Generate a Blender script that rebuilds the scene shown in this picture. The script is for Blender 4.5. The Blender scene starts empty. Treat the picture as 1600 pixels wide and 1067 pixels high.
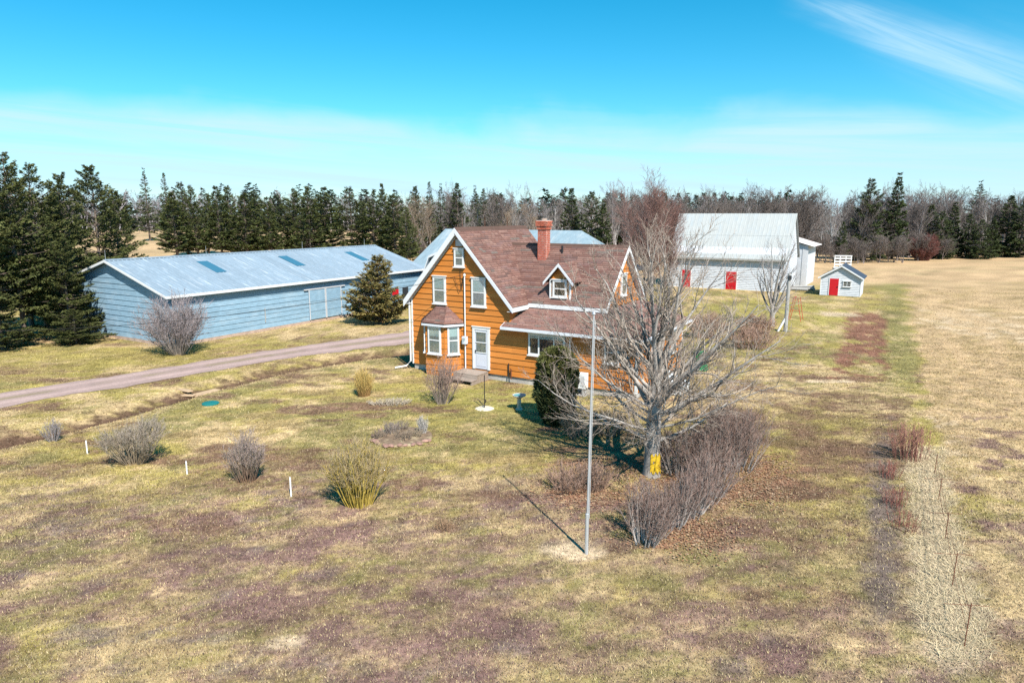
import bpy, math, random
import numpy as np
from mathutils import Vector

# ------------------------------------------------------------------ camera, sky, sun, exposure
scene = bpy.context.scene
col = scene.collection
R = math.radians

cam_d = bpy.data.cameras.new("camera")
cam_d.sensor_width = 36.0
cam_d.lens = 36.0 * 1067.0 / 1600.0
cam_d.clip_start = 0.1
cam_d.clip_end = 6000
cam = bpy.data.objects.new("camera", cam_d)
col.objects.link(cam)
cam.location = (0, 0, 8.6)
cam.rotation_euler = (R(90 - 10.5), 0, 0)
scene.camera = cam

SUN_EL, SUN_AZ = R(47), R(157)      # azimuth clockwise from +Y
sun_dir = Vector((math.sin(SUN_AZ) * math.cos(SUN_EL), math.cos(SUN_AZ) * math.cos(SUN_EL), math.sin(SUN_EL)))
sun_d = bpy.data.lights.new("sun", 'SUN')
sun_d.energy = 5.0
sun_d.angle = R(0.53)
sun_d.color = (1.0, 0.95, 0.87)
sun = bpy.data.objects.new("sun", sun_d)
col.objects.link(sun)
sun.rotation_euler = sun_dir.to_track_quat('Z', 'Y').to_euler()

world = bpy.data.worlds.new("World")
scene.world = world
world.use_nodes = True
wn, wl = world.node_tree.nodes, world.node_tree.links
wn.clear()
w_out = wn.new('ShaderNodeOutputWorld')
w_bg = wn.new('ShaderNodeBackground')
w_bg.inputs['Strength'].default_value = 0.063
sky = wn.new('ShaderNodeTexSky')
sky.sky_type = 'NISHITA'
sky.sun_disc = False
sky.sun_elevation = SUN_EL
sky.sun_rotation = SUN_AZ
sky.altitude = 0
sky.air_density = 1.0
sky.dust_density = 0.0
sky.ozone_density = 2.2
w_hs = wn.new('ShaderNodeHueSaturation')
w_hs.inputs['Hue'].default_value = 0.463
w_hs.inputs['Saturation'].default_value = 1.5
w_hs.inputs['Value'].default_value = 1.42
wl.new(sky.outputs[0], w_hs.inputs['Color'])
w_tc = wn.new('ShaderNodeTexCoord')
w_sep = wn.new('ShaderNodeSeparateXYZ')
wl.new(w_tc.outputs['Generated'], w_sep.inputs[0])


def wmath(op, a, b=None, c=None):
    n = wn.new('ShaderNodeMath')
    n.operation = op
    for i, v in enumerate((a, b, c)):
        if v is None:
            continue
        if isinstance(v, (int, float)):
            n.inputs[i].default_value = v
        else:
            wl.new(v, n.inputs[i])
    return n.outputs[0]


def wrange(v, a, b, c=0.0, d=1.0):
    n = wn.new('ShaderNodeMapRange')
    n.interpolation_type = 'SMOOTHSTEP'
    wl.new(v, n.inputs[0])
    for i, q in enumerate((a, b, c, d)):
        n.inputs[i + 1].default_value = q
    return n.outputs[0]


# a veil of thin cloud low along the horizon and one wisp of cirrus higher up
def wnoise(vec, scale, detail, rough, dist):
    n = wn.new('ShaderNodeTexNoise')
    n.inputs['Scale'].default_value = scale
    n.inputs['Detail'].default_value = detail
    n.inputs['Roughness'].default_value = rough
    n.inputs['Distortion'].default_value = dist
    wl.new(vec, n.inputs['Vector'])
    return n.outputs['Fac']


def wvec(x, y):
    n = wn.new('ShaderNodeCombineXYZ')
    wl.new(x, n.inputs[0])
    wl.new(y, n.inputs[1])
    n.inputs[2].default_value = 3.7
    return n.outputs[0]


el = w_sep.outputs[2]
az = wmath('ARCTAN2', w_sep.outputs[0], w_sep.outputs[1])
streak = wnoise(wvec(wmath('MULTIPLY', az, 2.2), wmath('MULTIPLY', wmath('ADD', el, wmath('MULTIPLY', az, 0.06)), 42.0)), 1.0, 8, 0.6, 0.8)
soft = wnoise(wvec(wmath('MULTIPLY', az, 3.4), wmath('MULTIPLY', el, 7.0)), 1.0, 5, 0.5, 0.3)
edge = wmath('ADD', el, wmath('MULTIPLY', wmath('SUBTRACT', soft, 0.5), 0.16))
edge = wmath('ADD', edge, wmath('MULTIPLY', wmath('SUBTRACT', streak, 0.5), 0.05))
veil = wrange(edge, 0.150, 0.095, 0.0, 1.0)
veil = wmath('MULTIPLY', veil, wrange(streak, 0.30, 0.70, 0.38, 0.98))
tt0 = wmath('DIVIDE', wmath('SUBTRACT', az, 0.374), 0.245)
line = wmath('ADD', wmath('SUBTRACT', wmath('SUBTRACT', el, 0.256), wmath('MULTIPLY', tt0, -0.105)), wmath('MULTIPLY', wmath('SUBTRACT', soft, 0.5), 0.07))
wid = wrange(tt0, -0.2, 1.2, 0.012, 0.034)
q_ = wmath('DIVIDE', line, wid)
wisp = wmath('POWER', 2.718, wmath('MULTIPLY', wmath('MULTIPLY', q_, q_), -1.0))
fine = wnoise(wvec(wmath('ADD', wmath('MULTIPLY', az, 9.0), wmath('MULTIPLY', el, 14.0)), wmath('ADD', wmath('MULTIPLY', el, 34.0), wmath('MULTIPLY', az, 14.0))), 1.0, 6, 0.6, 0.6)
wisp = wmath('MULTIPLY', wmath('MULTIPLY', wisp, wrange(tt0, -0.15, 0.25)), wmath('MULTIPLY', wrange(tt0, 2.4, 1.4), wrange(fine, 0.30, 0.68, 0.12, 0.78)))
dens = wmath('MAXIMUM', veil, wisp)
w_mix = wn.new('ShaderNodeMix')
w_mix.data_type = 'RGBA'
wl.new(dens, w_mix.inputs['Factor'])
w_tint = wn.new('ShaderNodeMix')
w_tint.data_type = 'RGBA'
w_tint.blend_type = 'MULTIPLY'
w_tint.inputs['Factor'].default_value = 1.0
w_tint.inputs['B'].default_value = (0.66, 0.97, 1.17, 1)
wl.new(w_hs.outputs[0], w_tint.inputs['A'])
wl.new(w_tint.outputs['Result'], w_mix.inputs['A'])
w_mix.inputs['B'].default_value = (6.6, 9.6, 11.4, 1)
wl.new(w_mix.outputs['Result'], w_bg.inputs['Color'])
wl.new(w_bg.outputs[0], w_out.inputs[0])

scene.view_settings.view_transform = 'Standard'
scene.view_settings.look = 'None'
scene.view_settings.gamma = 1
scene.view_settings.use_curve_mapping = False
scene.view_settings.exposure = 0.62
scene.cycles.use_denoising = False
scene.cycles.max_bounces = 6
scene.cycles.diffuse_bounces = 1
scene.cycles.transparent_max_bounces = 12

# ------------------------------------------------------------------ helpers
rng = np.random.default_rng(7)
random.seed(7)


def smooth(a, b, x):
    t = np.clip((np.asarray(x, float) - a) / (b - a), 0, 1)
    return t * t * (3 - 2 * t)


def _hash(ix, iy, s):
    h = (ix * 374761393 + iy * 668265263 + s * 974711) & 0xffffffff
    h = ((h ^ (h >> 13)) * 1274126177) & 0xffffffff
    return ((h ^ (h >> 16)) & 0xffff) / 65535.0


def vnoise(x, y, s=0):
    ix = np.floor(x).astype(np.int64)
    iy = np.floor(y).astype(np.int64)
    fx = x - ix
    fy = y - iy
    fx = fx * fx * (3 - 2 * fx)
    fy = fy * fy * (3 - 2 * fy)
    a = _hash(ix, iy, s)
    b = _hash(ix + 1, iy, s)
    c = _hash(ix, iy + 1, s)
    d = _hash(ix + 1, iy + 1, s)
    return (a * (1 - fx) + b * fx) * (1 - fy) + (c * (1 - fx) + d * fx) * fy


def fbm(x, y, s=0, o=4):
    t = 0
    amp = 0.5
    tot = 0
    for k in range(o):
        t = t + amp * vnoise(x, y, s + 17 * k)
        tot += amp
        amp *= 0.5
        x, y = x * 2.03 + 11.3, y * 2.03 - 7.7
    return t / tot


def np_mesh(name, v, f, cols=None, smooth_shade=False):
    """verts (N,3), faces (M,3|4) -> mesh data; cols (N,3) become the colour attribute 'tint'."""
    v = np.asarray(v, np.float32)
    f = np.asarray(f, np.int32)
    me = bpy.data.meshes.new(name)
    me.vertices.add(len(v))
    me.vertices.foreach_set('co', v.ravel())
    k = f.shape[1]
    me.loops.add(f.size)
    me.loops.foreach_set('vertex_index', f.ravel())
    me.polygons.add(len(f))
    me.polygons.foreach_set('loop_start', np.arange(0, f.size, k, dtype=np.int32))
    me.polygons.foreach_set('loop_total', np.full(len(f), k, np.int32))
    if smooth_shade:
        me.polygons.foreach_set('use_smooth', np.ones(len(f), bool))
    if cols is not None:
        a = me.color_attributes.new('tint', 'FLOAT_COLOR', 'POINT')
        c = np.ones((len(v), 4), np.float32)
        c[:, :3] = cols
        a.data.foreach_set('color', c.ravel())
    me.update(calc_edges=True)
    return me


def link(name, me, mat=None, parent=None, loc=None, rotz=0):
    o = bpy.data.objects.new(name, me)
    col.objects.link(o)
    if mat is not None and not me.materials:
        me.materials.append(mat)
    if parent is not None:
        o.parent = parent
    if loc is not None:
        o.location = loc
    if rotz:
        o.rotation_euler = (0, 0, rotz)
    return o


def tag(o, label, cat, group=None):
    o['label'] = label
    o['category'] = cat
    if group:
        o['group'] = group
    return o


def thing(name, label, cat, loc, rotz=0, group=None):
    o = bpy.data.objects.new(name, None)
    col.objects.link(o)
    o.empty_display_size = 0.3
    o.location = loc
    o.rotation_euler = (0, 0, rotz)
    return tag(o, label, cat, group)


def stuff(o):
    o['kind'] = 'stuff'
    return o


class MB:
    """collects boxes, prisms, bars and tubes; build() links them as one mesh object"""

    def __init__(self):
        self.v, self.f = [], []

    def hexa(self, p):
        n = len(self.v)
        self.v += [tuple(q) for q in p]
        for a in ((0, 3, 2, 1), (4, 5, 6, 7), (0, 1, 5, 4), (1, 2, 6, 5), (2, 3, 7, 6), (3, 0, 4, 7)):
            self.f.append(tuple(n + i for i in a))
        return self

    def box(self, x0, x1, y0, y1, z0, z1):
        return self.hexa([(x0, y0, z0), (x1, y0, z0), (x1, y1, z0), (x0, y1, z0), (x0, y0, z1), (x1, y0, z1), (x1, y1, z1), (x0, y1, z1)])

    def prism(self, poly, axis, a, b):
        """polygon extruded along an axis: axis 'y': poly in (x,z); 'x': poly in (y,z); 'z': poly in (x,y)"""
        n, k = len(self.v), len(poly)
        for t in (a, b):
            for (p, q) in poly:
                self.v.append({'y': (p, t, q), 'x': (t, p, q), 'z': (p, q, t)}[axis])
        self.f.append(tuple(n + i for i in range(k)))
        self.f.append(tuple(n + k + i for i in reversed(range(k))))
        for i in range(k):
            j = (i + 1) % k
            self.f.append((n + i, n + k + i, n + k + j, n + j))
        return self

    def slab(self, quad, t):
        """four corners, thickened by t along the normal (downwards)"""
        q = [Vector(p) for p in quad]
        nn = (q[1] - q[0]).cross(q[3] - q[0]).normalized()
        if nn.z < 0:
            nn = -nn
        return self.hexa([p - nn * t for p in q] + q)

    def bar(self, a, b, w, h=None):
        a, b = Vector(a), Vector(b)
        d = (b - a).normalized()
        up = Vector((0, 0, 1)) if abs(d.z) < 0.95 else Vector((0, 1, 0))
        s = d.cross(up).normalized()
        u = s.cross(d).normalized()
        s, u = s * w / 2, u * (h or w) / 2
        return self.hexa([a - s - u, a + s - u, b + s - u, b - s - u, a - s + u, a + s + u, b + s + u, b - s + u])

    def tube(self, pts, rad, n=8, cap=True):
        pts = [Vector(p) for p in pts]
        base = len(self.v)
        K = len(pts)
        for i, p in enumerate(pts):
            d = (pts[min(i + 1, K - 1)] - pts[max(i - 1, 0)]).normalized()
            ref = Vector((0, 0, 1)) if abs(d.z) < 0.9 else Vector((1, 0, 0))
            s = d.cross(ref).normalized()
            u = s.cross(d)
            r = rad[i] if isinstance(rad, (list, tuple)) else rad
            for k in range(n):
                a = 2 * math.pi * k / n
                self.v.append(tuple(p + s * (r * math.cos(a)) + u * (r * math.sin(a))))
        for i in range(K - 1):
            for k in range(n):
                j = (k + 1) % n
                self.f.append((base + i * n + k, base + i * n + j, base + (i + 1) * n + j, base + (i + 1) * n + k))
        if cap:
            self.f.append(tuple(base + k for k in reversed(range(n))))
            self.f.append(tuple(base + (K - 1) * n + k for k in range(n)))
        return self

    def lathe(self, prof, n=14, c=(0, 0)):
        base = len(self.v)
        for (r, z) in prof:
            for k in range(n):
                a = 2 * math.pi * k / n
                self.v.append((c[0] + r * math.cos(a), c[1] + r * math.sin(a), z))
        for i in range(len(prof) - 1):
            for k in range(n):
                j = (k + 1) % n
                self.f.append((base + i * n + k, base + i * n + j, base + (i + 1) * n + j, base + (i + 1) * n + k))
        self.f.append(tuple(base + k for k in reversed(range(n))))
        self.f.append(tuple(base + (len(prof) - 1) * n + k for k in range(n)))
        return self

    def mesh(self, name):
        me = bpy.data.meshes.new(name)
        me.from_pydata(self.v, [], self.f)
        me.update()
        return me

    def build(self, name, mat, parent=None, loc=None, rotz=0, bevel=0.0):
        o = link(name, self.mesh(name), mat, parent, loc, rotz)
        if bevel:
            m = o.modifiers.new('bevel', 'BEVEL')
            m.width = bevel
            m.segments = 1
            m.limit_method = 'ANGLE'
        return o


# ------------------------------------------------------------------ materials
def material(name, c, rough=0.8, var=0.15, scale=3.0, stretch=(1, 1, 1), attr=False, spec=0.3, metal=0.0, bump=0.0,
             c2=None, c2_scale=1.0, c2_lo=0.5, c2_hi=0.65, c2_stretch=None, objvar=0.0, detail=5, bump_scale=None):
    m = bpy.data.materials.new(name)
    m.use_nodes = True
    n, l = m.node_tree.nodes, m.node_tree.links
    b = n['Principled BSDF']
    b.inputs['Roughness'].default_value = rough
    b.inputs['Specular IOR Level'].default_value = spec
    b.inputs['Metallic'].default_value = metal
    tc = n.new('ShaderNodeTexCoord')

    def noise(sc, st, det=detail):
        mp = n.new('ShaderNodeMapping')
        mp.inputs['Scale'].default_value = st
        l.new(tc.outputs['Object'], mp.inputs[0])
        t = n.new('ShaderNodeTexNoise')
        t.inputs['Scale'].default_value = sc
        t.inputs['Detail'].default_value = det
        t.inputs['Roughness'].default_value = 0.62
        l.new(mp.outputs[0], t.inputs['Vector'])
        return t.outputs['Fac']

    def mixn(bt, fac, a, bb):
        x = n.new('ShaderNodeMix')
        x.data_type = 'RGBA'
        x.blend_type = bt
        for key, val in (('Factor', fac), ('A', a), ('B', bb)):
            if isinstance(val, float):
                x.inputs[key].default_value = val
            elif isinstance(val, tuple):
                x.inputs[key].default_value = (*val, 1)
            else:
                l.new(val, x.inputs[key])
        return x.outputs['Result']

    if attr:
        at = n.new('ShaderNodeVertexColor')
        at.layer_name = 'tint'
        base = at.outputs[0]
        if c is not None and c != (1, 1, 1):
            base = mixn('MULTIPLY', 1.0, base, c)
    else:
        rgb = n.new('ShaderNodeRGB')
        rgb.outputs[0].default_value = (*c, 1)
        base = rgb.outputs[0]
    if c2 is not None:
        nf = noise(c2_scale, c2_stretch or stretch)
        mr = n.new('ShaderNodeMapRange')
        mr.inputs[1].default_value = c2_lo
        mr.inputs[2].default_value = c2_hi
        l.new(nf, mr.inputs[0])
        base = mixn('MIX', mr.outputs[0], base, c2)
    fac = noise(scale, stretch)
    mr = n.new('ShaderNodeMapRange')
    mr.inputs[1].default_value = 0.3
    mr.inputs[2].default_value = 0.7
    mr.inputs[3].default_value = 1 - var
    mr.inputs[4].default_value = 1 + var
    l.new(fac, mr.inputs[0])
    val = mr.outputs[0]
    if objvar:
        oi = n.new('ShaderNodeObjectInfo')
        m2 = n.new('ShaderNodeMapRange')
        m2.inputs[3].default_value = 1 - objvar
        m2.inputs[4].default_value = 1 + objvar
        l.new(oi.outputs['Random'], m2.inputs[0])
        mm = n.new('ShaderNodeMath')
        mm.operation = 'MULTIPLY'
        l.new(val, mm.inputs[0])
        l.new(m2.outputs[0], mm.inputs[1])
        val = mm.outputs[0]
    vm = n.new('ShaderNodeVectorMath')
    vm.operation = 'SCALE'
    l.new(base, vm.inputs[0])
    l.new(val, vm.inputs['Scale'])
    l.new(vm.outputs[0], b.inputs['Base Color'])
    if bump:
        bp = n.new('ShaderNodeBump')
        bp.inputs['Strength'].default_value = bump
        bp.inputs['Distance'].default_value = 0.05
        l.new(noise(bump_scale or scale * 2, stretch), bp.inputs['Height'])
        l.new(bp.outputs[0], b.inputs['Normal'])
    return m


M = {}
M['orange'] = material('orange_siding', (0.57, 0.198, 0.036), 0.6, 0.16, 1.6, (0.25, 1, 3), objvar=0.09, c2=(0.53, 0.22, 0.06), c2_scale=0.8, c2_lo=0.5, c2_hi=0.8)
M['white'] = material('white_paint', (0.74, 0.74, 0.735), 0.5, 0.06, 2.5)
M['fascia'] = material('grey_white_fascia', (0.70, 0.72, 0.76), 0.45, 0.06, 2)
M['soffit'] = material('soffit_board', (0.55, 0.55, 0.56), 0.7, 0.05, 2)
M['concrete'] = material('concrete', (0.46, 0.43, 0.39), 0.9, 0.2, 3, bump=0.3)
M['pinkstone'] = material('sandstone_footing', (0.45, 0.33, 0.26), 0.9, 0.25, 2.5, bump=0.3)
M['shingle'] = material('asphalt_shingle', (1, 1, 1), 0.95, 0.12, 22, attr=True, spec=0.15)
M['underlay'] = material('roof_deck', (0.11, 0.065, 0.05), 0.95, 0.1, 3)
M['brick'] = material('chimney_brick', (0.46, 0.11, 0.06), 0.85, 0.25, 6, c2=(0.62, 0.27, 0.18), c2_scale=5, c2_lo=0.5, c2_hi=0.75)
M['mortar'] = material('mortar', (0.62, 0.55, 0.50), 0.95, 0.15, 8)
M['dark'] = material('dark_metal', (0.025, 0.025, 0.028), 0.5, 0.1, 4)
M['room'] = material('unlit_room_paint', (0.03, 0.035, 0.04), 0.9, 0.3, 2)  # near black colour, paints the shade of unlit interiors
M['curtain'] = material('curtain_cloth', (0.33, 0.34, 0.34), 0.9, 0.35, 5, (6, 1, 0.4))
M['blind'] = material('window_blind', (0.62, 0.70, 0.68), 0.9, 0.1, 3)
M['doorpaint'] = material('storm_door_paint', (0.60, 0.62, 0.68), 0.45, 0.05, 3)
M['blue'] = material('pale_blue_shingle', (0.235, 0.365, 0.465), 0.75, 0.14, 2.2, (1, 1, 3), objvar=0.05, c2=(0.30, 0.42, 0.51), c2_scale=1.1, c2_stretch=(0.5, 1, 2))
M['bluemetal'] = material('galvanised_roof_sheet', (0.235, 0.300, 0.355), 0.6, 0.12, 2.0, (1, 3, 1), objvar=0.07, spec=0.3,
                          c2=(0.40, 0.45, 0.49), c2_scale=1.3, c2_stretch=(0.28, 3.2, 1), c2_lo=0.55, c2_hi=0.72)
M['skylight'] = material('translucent_blue_panel', (0.05, 0.16, 0.235), 0.35, 0.06, 2, spec=0.5)
M['barnwhite'] = material('weathered_white_shingle', (0.60, 0.62, 0.65), 0.85, 0.14, 2.2, (1, 1, 2.2), c2=(0.50, 0.52, 0.55), c2_scale=1.4, c2_lo=0.58, c2_hi=0.8)
M['barnroof'] = material('pale_metal_roof', (0.41, 0.42, 0.405), 0.75, 0.07, 1.6, (3, 1, 0.6), spec=0.15, objvar=0.03, c2=(0.37, 0.41, 0.425), c2_scale=0.7, c2_lo=0.5, c2_hi=0.75)
M['rustroof'] = material('rusty_metal_roof', (0.62, 0.58, 0.55), 0.6, 0.15, 2, c2=(0.36, 0.13, 0.09), c2_scale=0.9, c2_lo=0.52, c2_hi=0.66)
M['red'] = material('red_door_paint', (0.52, 0.012, 0.02), 0.5, 0.12, 2.5)
M['slate'] = material('dark_blue_shingle', (0.045, 0.065, 0.095), 0.9, 0.25, 8)
M['greyroof'] = material('grey_blue_metal_roof', (0.25, 0.33, 0.37), 0.5, 0.14, 1.1, (3, 1, 1), c2=(0.36, 0.42, 0.44), c2_scale=0.5, spec=0.4)
M['brownwall'] = material('brown_board_wall', (0.30, 0.16, 0.08), 0.85, 0.25, 2, (3, 3, 0.5))
M['wood'] = material('weathered_wood', (0.34, 0.27, 0.22), 0.85, 0.25, 3, (0.5, 3, 3), objvar=0.12)
M['pine'] = material('raw_board', (0.52, 0.36, 0.22), 0.8, 0.15, 3)
M['greywood'] = material('grey_pole_wood', (0.36, 0.35, 0.33), 0.85, 0.2, 4, (4, 4, 0.4))
M['steel'] = material('galvanised_steel', (0.55, 0.56, 0.57), 0.4, 0.05, 4, metal=0.4)
M['rust'] = material('rusty_iron', (0.16, 0.055, 0.03), 0.85, 0.3, 6)
M['redpaint'] = material('faded_red_steel', (0.48, 0.09, 0.05), 0.7, 0.2, 6)
M['plastic'] = material('white_enamel', (0.78, 0.79, 0.78), 0.35, 0.03, 3)
M['green'] = material('green_plastic', (0.02, 0.20, 0.075), 0.45, 0.08, 3)
M['teal'] = material('teal_plastic_lid', (0.015, 0.17, 0.16), 0.5, 0.1, 5)
M['stone'] = material('field_stone', (0.42, 0.30, 0.25), 0.9, 0.2, 5, objvar=0.3)
M['bedsoil'] = material('bed_litter', (0.21, 0.145, 0.095), 0.95, 0.4, 5, c2=(0.33, 0.26, 0.16), c2_scale=2.5)
M['redstone'] = material('red_sandstone', (0.34, 0.20, 0.155), 0.9, 0.2, 5, objvar=0.25)
M['birdstone'] = material('cast_stone', (0.55, 0.47, 0.36), 0.85, 0.15, 6)
M['water'] = material('bath_water', (0.10, 0.38, 0.42), 0.06, 0.2, 5, spec=0.6)
M['sand'] = material('pale_sand', (0.66, 0.58, 0.45), 0.95, 0.15, 6)
M['wire'] = material('black_cable', (0.02, 0.02, 0.02), 0.6, 0.05, 2)
M['road'] = material('driveway_gravel', (1, 1, 1), 0.95, 0.16, 9, attr=True, bump=0.35, bump_scale=14)
M['ground'] = material('turf', (1, 1, 1), 0.95, 0.45, 5.5, attr=True, spec=0.1, bump=0.5, bump_scale=9, detail=7)
M['grass'] = material('grass_blades', (1, 1, 1), 0.8, 0.10, 3, attr=True, spec=0.15)
M['needle'] = material('spruce_needles', (1, 1, 1), 0.7, 0.12, 2, attr=True, spec=0.2)
M['bark'] = material('spruce_bark', (0.17, 0.13, 0.105), 0.95, 0.3, 6, (2, 2, 0.6))
M['greybark'] = material('grey_bark', (0.38, 0.345, 0.31), 0.9, 0.35, 3.2, (1, 1, 0.45), c2=(0.17, 0.15, 0.14), c2_scale=4, c2_lo=0.5, c2_hi=0.62)
M['twig'] = material('bare_twigs', (1, 1, 1), 0.85, 0.12, 3, attr=True, spec=0.2)
M['lichen'] = material('yellow_lichen', (0.62, 0.40, 0.025), 0.9, 0.3, 9)

# glass: clear pane with a sky reflection
gm = bpy.data.materials.new('window_glass')
gm.use_nodes = True
gn, gl = gm.node_tree.nodes, gm.node_tree.links
gn.clear()
go = gn.new('ShaderNodeOutputMaterial')
gt = gn.new('ShaderNodeBsdfTransparent')
gt.inputs[0].default_value = (0.93, 0.97, 0.97, 1)
gg = gn.new('ShaderNodeBsdfGlossy')
gg.inputs['Roughness'].default_value = 0.03
gw = gn.new('ShaderNodeLayerWeight')
gw.inputs['Blend'].default_value = 0.5
gf = gn.new('ShaderNodeMapRange')
gf.inputs[3].default_value = 0.05
gf.inputs[4].default_value = 0.55
gl.new(gw.outputs['Facing'], gf.inputs[0])
gx = gn.new('ShaderNodeMixShader')
gl.new(gf.outputs[0], gx.inputs[0])
gl.new(gt.outputs[0], gx.inputs[1])
gl.new(gg.outputs[0], gx.inputs[2])
gl.new(gx.outputs[0], go.inputs[0])
M['glass'] = gm

# ------------------------------------------------------------------ ground
DITCH = np.array([(-34, 8), (-24, 20), (-19.75, 25.2), (-17.5, 29.1), (-15.6, 33.6), (-13.2, 37.8), (-9.6, 41.3), (-6.5, 43.2)])
ROAD = np.array([(-60, 8), (-36, 19.5), (-24.2, 31.2), (-21.4, 34.2), (-18.2, 37.9), (-14.2, 42.5), (-8.2, 47.3), (-1.5, 53.0), (5, 61), (10, 72)])
ROAD_W = np.array([3.2, 3.2, 3.1, 3.0, 3.0, 3.2, 4.2, 6.0, 6.5, 6.0])


def dist_line(x, y, pts):
    best = np.full(np.shape(x), 1e9)
    tt = np.zeros(np.shape(x))
    for i in range(len(pts) - 1):
        a, b = pts[i], pts[i + 1]
        d = b - a
        t = np.clip(((x - a[0]) * d[0] + (y - a[1]) * d[1]) / (d @ d), 0, 1)
        q = np.hypot(x - a[0] - t * d[0], y - a[1] - t * d[1])
        tt = np.where(q < best, i + t, tt)
        best = np.minimum(best, q)
    return best, tt


def terr(x, y):
    x = np.asarray(x, float)
    y = np.asarray(y, float)
    h = 2.7 * smooth(105, 260, y) * smooth(-5, -70, x)
    h = h + 13 * np.exp(-(((x - 430) / 170) ** 2 + ((y - 500) / 160) ** 2))
    h = h + (fbm(x / 3.5, y / 3.5, 5, 3) - 0.5) * 0.16 * smooth(9, 13, y) * (1 - smooth(26, 31, y))
    d, _ = dist_line(x, y, DITCH)
    h = h - 0.38 * np.exp(-(d / 0.75) ** 2)
    return h


def zt(x, y):
    return float(terr(np.array([x]), np.array([y]))[0])


def blob(x, y, cx, cy, rx, ry, s, rough=0.5, rot=0.0):
    dx, dy = x - cx, y - cy
    if rot:
        dx, dy = dx * math.cos(rot) + dy * math.sin(rot), -dx * math.sin(rot) + dy * math.cos(rot)
    r = np.hypot(dx / rx, dy / ry) + (fbm(x / (0.5 * rx), y / (0.5 * rx), s, 4) - 0.5) * 2 * rough
    return 1 - smooth(0.75, 1.15, r)


C_STRAW = np.array((0.455, 0.355, 0.190))
C_LIME = np.array((0.300, 0.258, 0.082))
C_GREEN = np.array((0.205, 0.188, 0.072))
C_OLIVE = np.array((0.275, 0.212, 0.098))
C_BROWN = np.array((0.155, 0.100, 0.066))
C_PURPLE = np.array((0.175, 0.112, 0.098))
C_GREY = np.array((0.170, 0.138, 0.118))
C_TAN = np.array((0.43, 0.335, 0.200))
C_PALE = np.array((0.53, 0.435, 0.29))
C_SOIL = np.array((0.205, 0.105, 0.07))
C_LITTER = np.array((0.28, 0.16, 0.10))


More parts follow.
